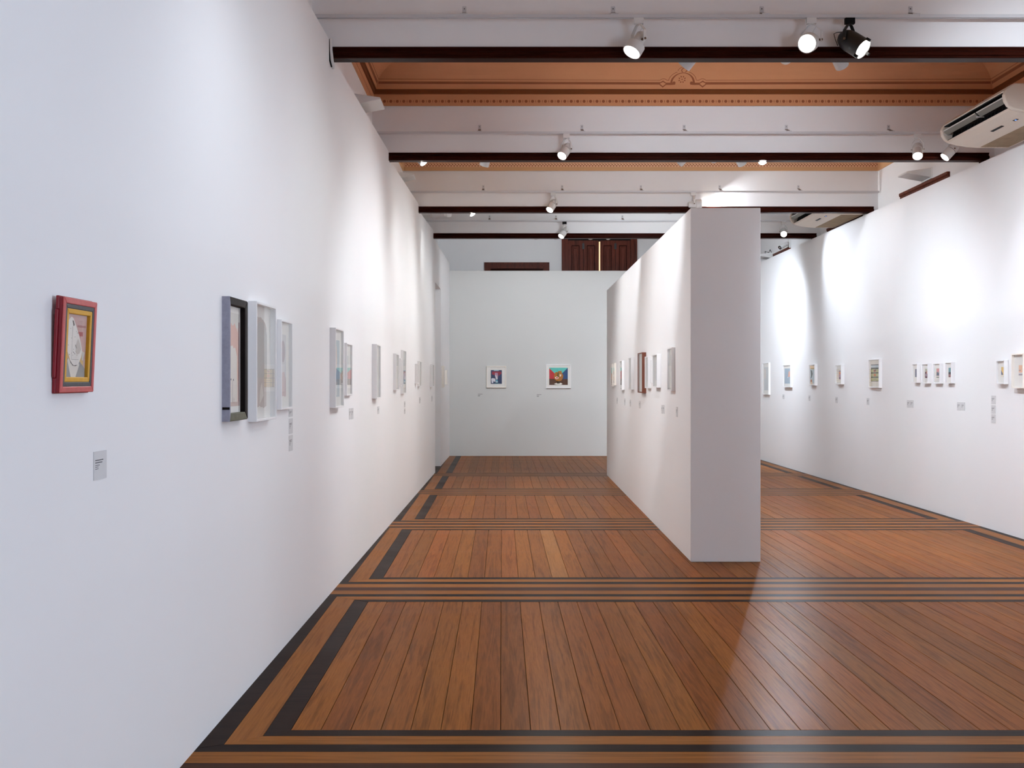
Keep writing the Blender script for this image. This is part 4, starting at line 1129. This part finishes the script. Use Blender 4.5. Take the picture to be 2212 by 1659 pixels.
# ------------------------------------------------------------------ air conditioners
def air_conditioner(label, x0, yn, yf, z0):
    """x0: foremost x; z0: lowest z; long axis along y, outlet facing -x."""
    L = yf - yn
    r = thing('air_conditioner', label, 'air conditioner', (x0, yn, z0), 0, 'ceiling-hung air conditioners')
    dpt = 0.66
    sec = [(0.055, 0.245), (0.015, 0.20), (0.0, 0.165), (0.008, 0.115), (0.035, 0.07), (0.075, 0.045), (0.16, 0.022), (0.26, 0.007), (0.36, 0.0), (dpt, 0.0), (dpt, 0.26), (0.09, 0.262)]
    # casing: two end caps and the shell between them, open at the outlet
    capw = 0.05
    for a, b in ((0, capw), (L - capw, L)):
        o = MB().prism(sec, a, b, axis='y').build('end_cap', M['beige'], r)
        bev(o, 0.012, 3)
    shell = [(0.055, 0.245), (0.015, 0.205), (0.020, 0.198), (0.12, 0.20), (0.12, 0.066), (0.055, 0.060), (0.075, 0.045), (0.16, 0.022), (0.26, 0.007), (0.36, 0.0), (dpt, 0.0), (dpt, 0.26), (0.09, 0.262)]
    MB().prism(shell, capw, L - capw, axis='y').build('casing', M['beige'], r)
    MB().prism([(0.112, 0.198), (0.118, 0.198), (0.118, 0.068), (0.112, 0.068)], capw, L - capw, axis='y').build('outlet', M['black_plastic'], r)
    MB().prism([(0.024, 0.198), (0.112, 0.198), (0.112, 0.194), (0.030, 0.190)], capw, L - capw, axis='y').build('outlet_lining', M['black_plastic'], r)
    MB().prism([(0.058, 0.062), (0.112, 0.068), (0.112, 0.072), (0.056, 0.066)], capw, L - capw, axis='y').build('outlet_lining', M['black_plastic'], r)
    for a, b in ((capw + 0.01, L * 0.42), (L * 0.44, L - capw - 0.01)):
        MB().prism([(0.012, 0.148), (0.052, 0.112), (0.055, 0.115), (0.016, 0.152)], a, b, axis='y').build('vane', M['grey_plastic'], r)
        MB().prism([(0.008, 0.152), (0.014, 0.146), (0.018, 0.150), (0.012, 0.156)], a, b, axis='y').build('vane_edge', M['white_metal'], r)
    for k in range(18):
        yy = capw + 0.04 + k * (L - 2 * capw - 0.08) / 17
        MB().prism([(0.088, 0.075), (0.111, 0.075), (0.111, 0.12), (0.092, 0.11)], yy, yy + 0.008, axis='y').build('guide_fin', M['black_plastic'], r)
    for yy in (capw + 0.004, L * 0.43, L - capw - 0.012):
        MB().box(0.02, 0.09, yy, yy + 0.008, 0.112, 0.120).build('vane_arm', M['white_metal'], r)
    # underside: intake grille, badge and display
    g = MB().box(0.372, dpt - 0.02, 0.06, L - 0.06, -0.003, 0.0).build('intake_grille', M['filter'], r)
    for k in range(9):
        xx = 0.385 + k * 0.029
        MB().box(xx, xx + 0.003, 0.06, L - 0.06, -0.0045, -0.003).build('grille_bar', M['filter'], g)
    MB().prism([(0.20, 0.0125), (0.225, 0.009), (0.225, 0.0150), (0.20, 0.018)], L * 0.36, L * 0.52, axis='y').build('badge', M['black_plastic'], r)
    dsp = MB().prism([(0.21, 0.0118), (0.232, 0.0088), (0.232, 0.0140), (0.21, 0.017)], L * 0.17, L * 0.22, axis='y').build('display', M['black_plastic'], r)
    MB().prism([(0.214, 0.0106), (0.226, 0.0090), (0.226, 0.012), (0.214, 0.0136)], L * 0.185, L * 0.2, axis='y').build('display_light', M['blue_led'], dsp)
    for yy in (0.12, L - 0.2):
        MB().box(0.25, X1 - x0, yy, yy + 0.05, 0.258, 0.30).build('hanger_bar', M['track'], r)
    return r
air_conditioner('cream air conditioner with black outlet hung before the dotted frieze', 4.236, 9.36, 10.74, 3.746)
air_conditioner('farther cream air conditioner partly hidden behind a dark beam', 4.275, 15.13, 16.5, 3.766)

# ------------------------------------------------------------------ wedge-shaped wall uplighters
def uplight(label, side, y, z, w=0.30, p=0.30):
    s = 1 if side == 'L' else -1
    x = X0 if side == 'L' else X1
    r = thing('wall_uplighter', label, 'wall light', (x, y, z), 0, 'wedge wall lights above the exhibition walls')
    sec = [(0, -0.055), (0, 0.055), (s * p * 0.12, 0.055), (s * p, 0.018), (s * p, 0.0)]
    o = MB().prism(sec, -w / 2, w / 2, axis='y').build('housing', M['white_metal'], r)
    bev(o, 0.004)
    MB().box(min(0, s * 0.012), max(0, s * 0.012), -w / 2 - 0.015, w / 2 + 0.015, -0.065, 0.065).build('back_plate', M['white_metal'], r)
    MB().lathe([(0.004, 0), (0.05, 0), (0.045, 0.016), (0.02, 0.022)], 14).build('reflector', M['white_metal'], r, smooth=40).location = (s * p * 0.45, 0, 0.028)
    return r
uplight('white wedge wall light above the long wall below the dotted frieze', 'L', 9.72, 3.915, 0.36, 0.29)
uplight('white wedge wall light above the long wall below the fret frieze', 'L', 13.6, 3.985, 0.30, 0.27)
uplight('white wedge wall light above the long wall before the last beam', 'L', 16.9, 4.0, 0.30, 0.27)
uplight('white wedge wall light above a dark window casing by the far air conditioner', 'R', 13.25, 3.95)
u = uplight('white wedge wall light with black wire beside the security camera', 'R', 20.85, 3.83, 0.3, 0.33)
MB().tube([(-0.1, 0.1, 0.02), (-0.12, 0.05, 0.10), (-0.06, 0, 0.07), (-0.05, -0.05, 0.12), (-0.02, -0.1, 0.03)], 0.006).build('wire', M['black_plastic'], u)

# ------------------------------------------------------------------ security camera
r = thing('security_camera', 'white bullet security camera on the old wall above the far right window', 'camera', (X1, 19.55, 3.9))
bev(MB().box(-0.03, 0.0, -0.06, 0.06, -0.07, 0.07).build('mount', M['white_metal'], r), 0.004)
MB().tube([(-0.02, 0, 0.0), (-0.07, -0.02, 0.0), (-0.1, -0.06, -0.015)], 0.014, 8).build('arm', M['white_metal'], r)
dv = Vector((-0.8, -0.45, -0.45)).normalized()
b = MB().lathe([(0.02, 0.09), (0.04, 0.085), (0.042, -0.08), (0.036, -0.09)], 20).build('housing', M['white_metal'], r, smooth=40)
b.rotation_mode = 'QUATERNION'; b.rotation_quaternion = dv.to_track_quat('-Z', 'Y'); b.location = Vector((-0.1, -0.06, -0.015)) + dv * 0.05
l = MB().lathe([(0.035, -0.0895), (0.035, -0.093), (0.018, -0.090)], 20).build('lens', M['black_plastic'], r)
l.rotation_mode = 'QUATERNION'; l.rotation_quaternion = b.rotation_quaternion; l.location = b.location

# ------------------------------------------------------------------ cable cover at the end of the first visible beam
r = thing('cable_cover', 'white plastic cable cover bent round the left end of the first beam', 'cable cover', (XL(7.78) + 0.004, 7.775, 3.69))
MB().tube([(0.006, -0.01, 0.20), (0.008, -0.005, 0.12), (0.016, 0.0, 0.045), (0.022, 0.008, 0.012), (0.020, 0.02, 0.0)], 0.011, 8).build('cover', M['white_metal'], r, smooth=40)
MB().tube([(-0.002, -0.012, 0.195), (-0.003, -0.008, 0.1), (0.0, -0.004, 0.05), (0.012, 0.004, 0.004)], 0.006, 6).build('cable', M['black_plastic'], r, smooth=40)
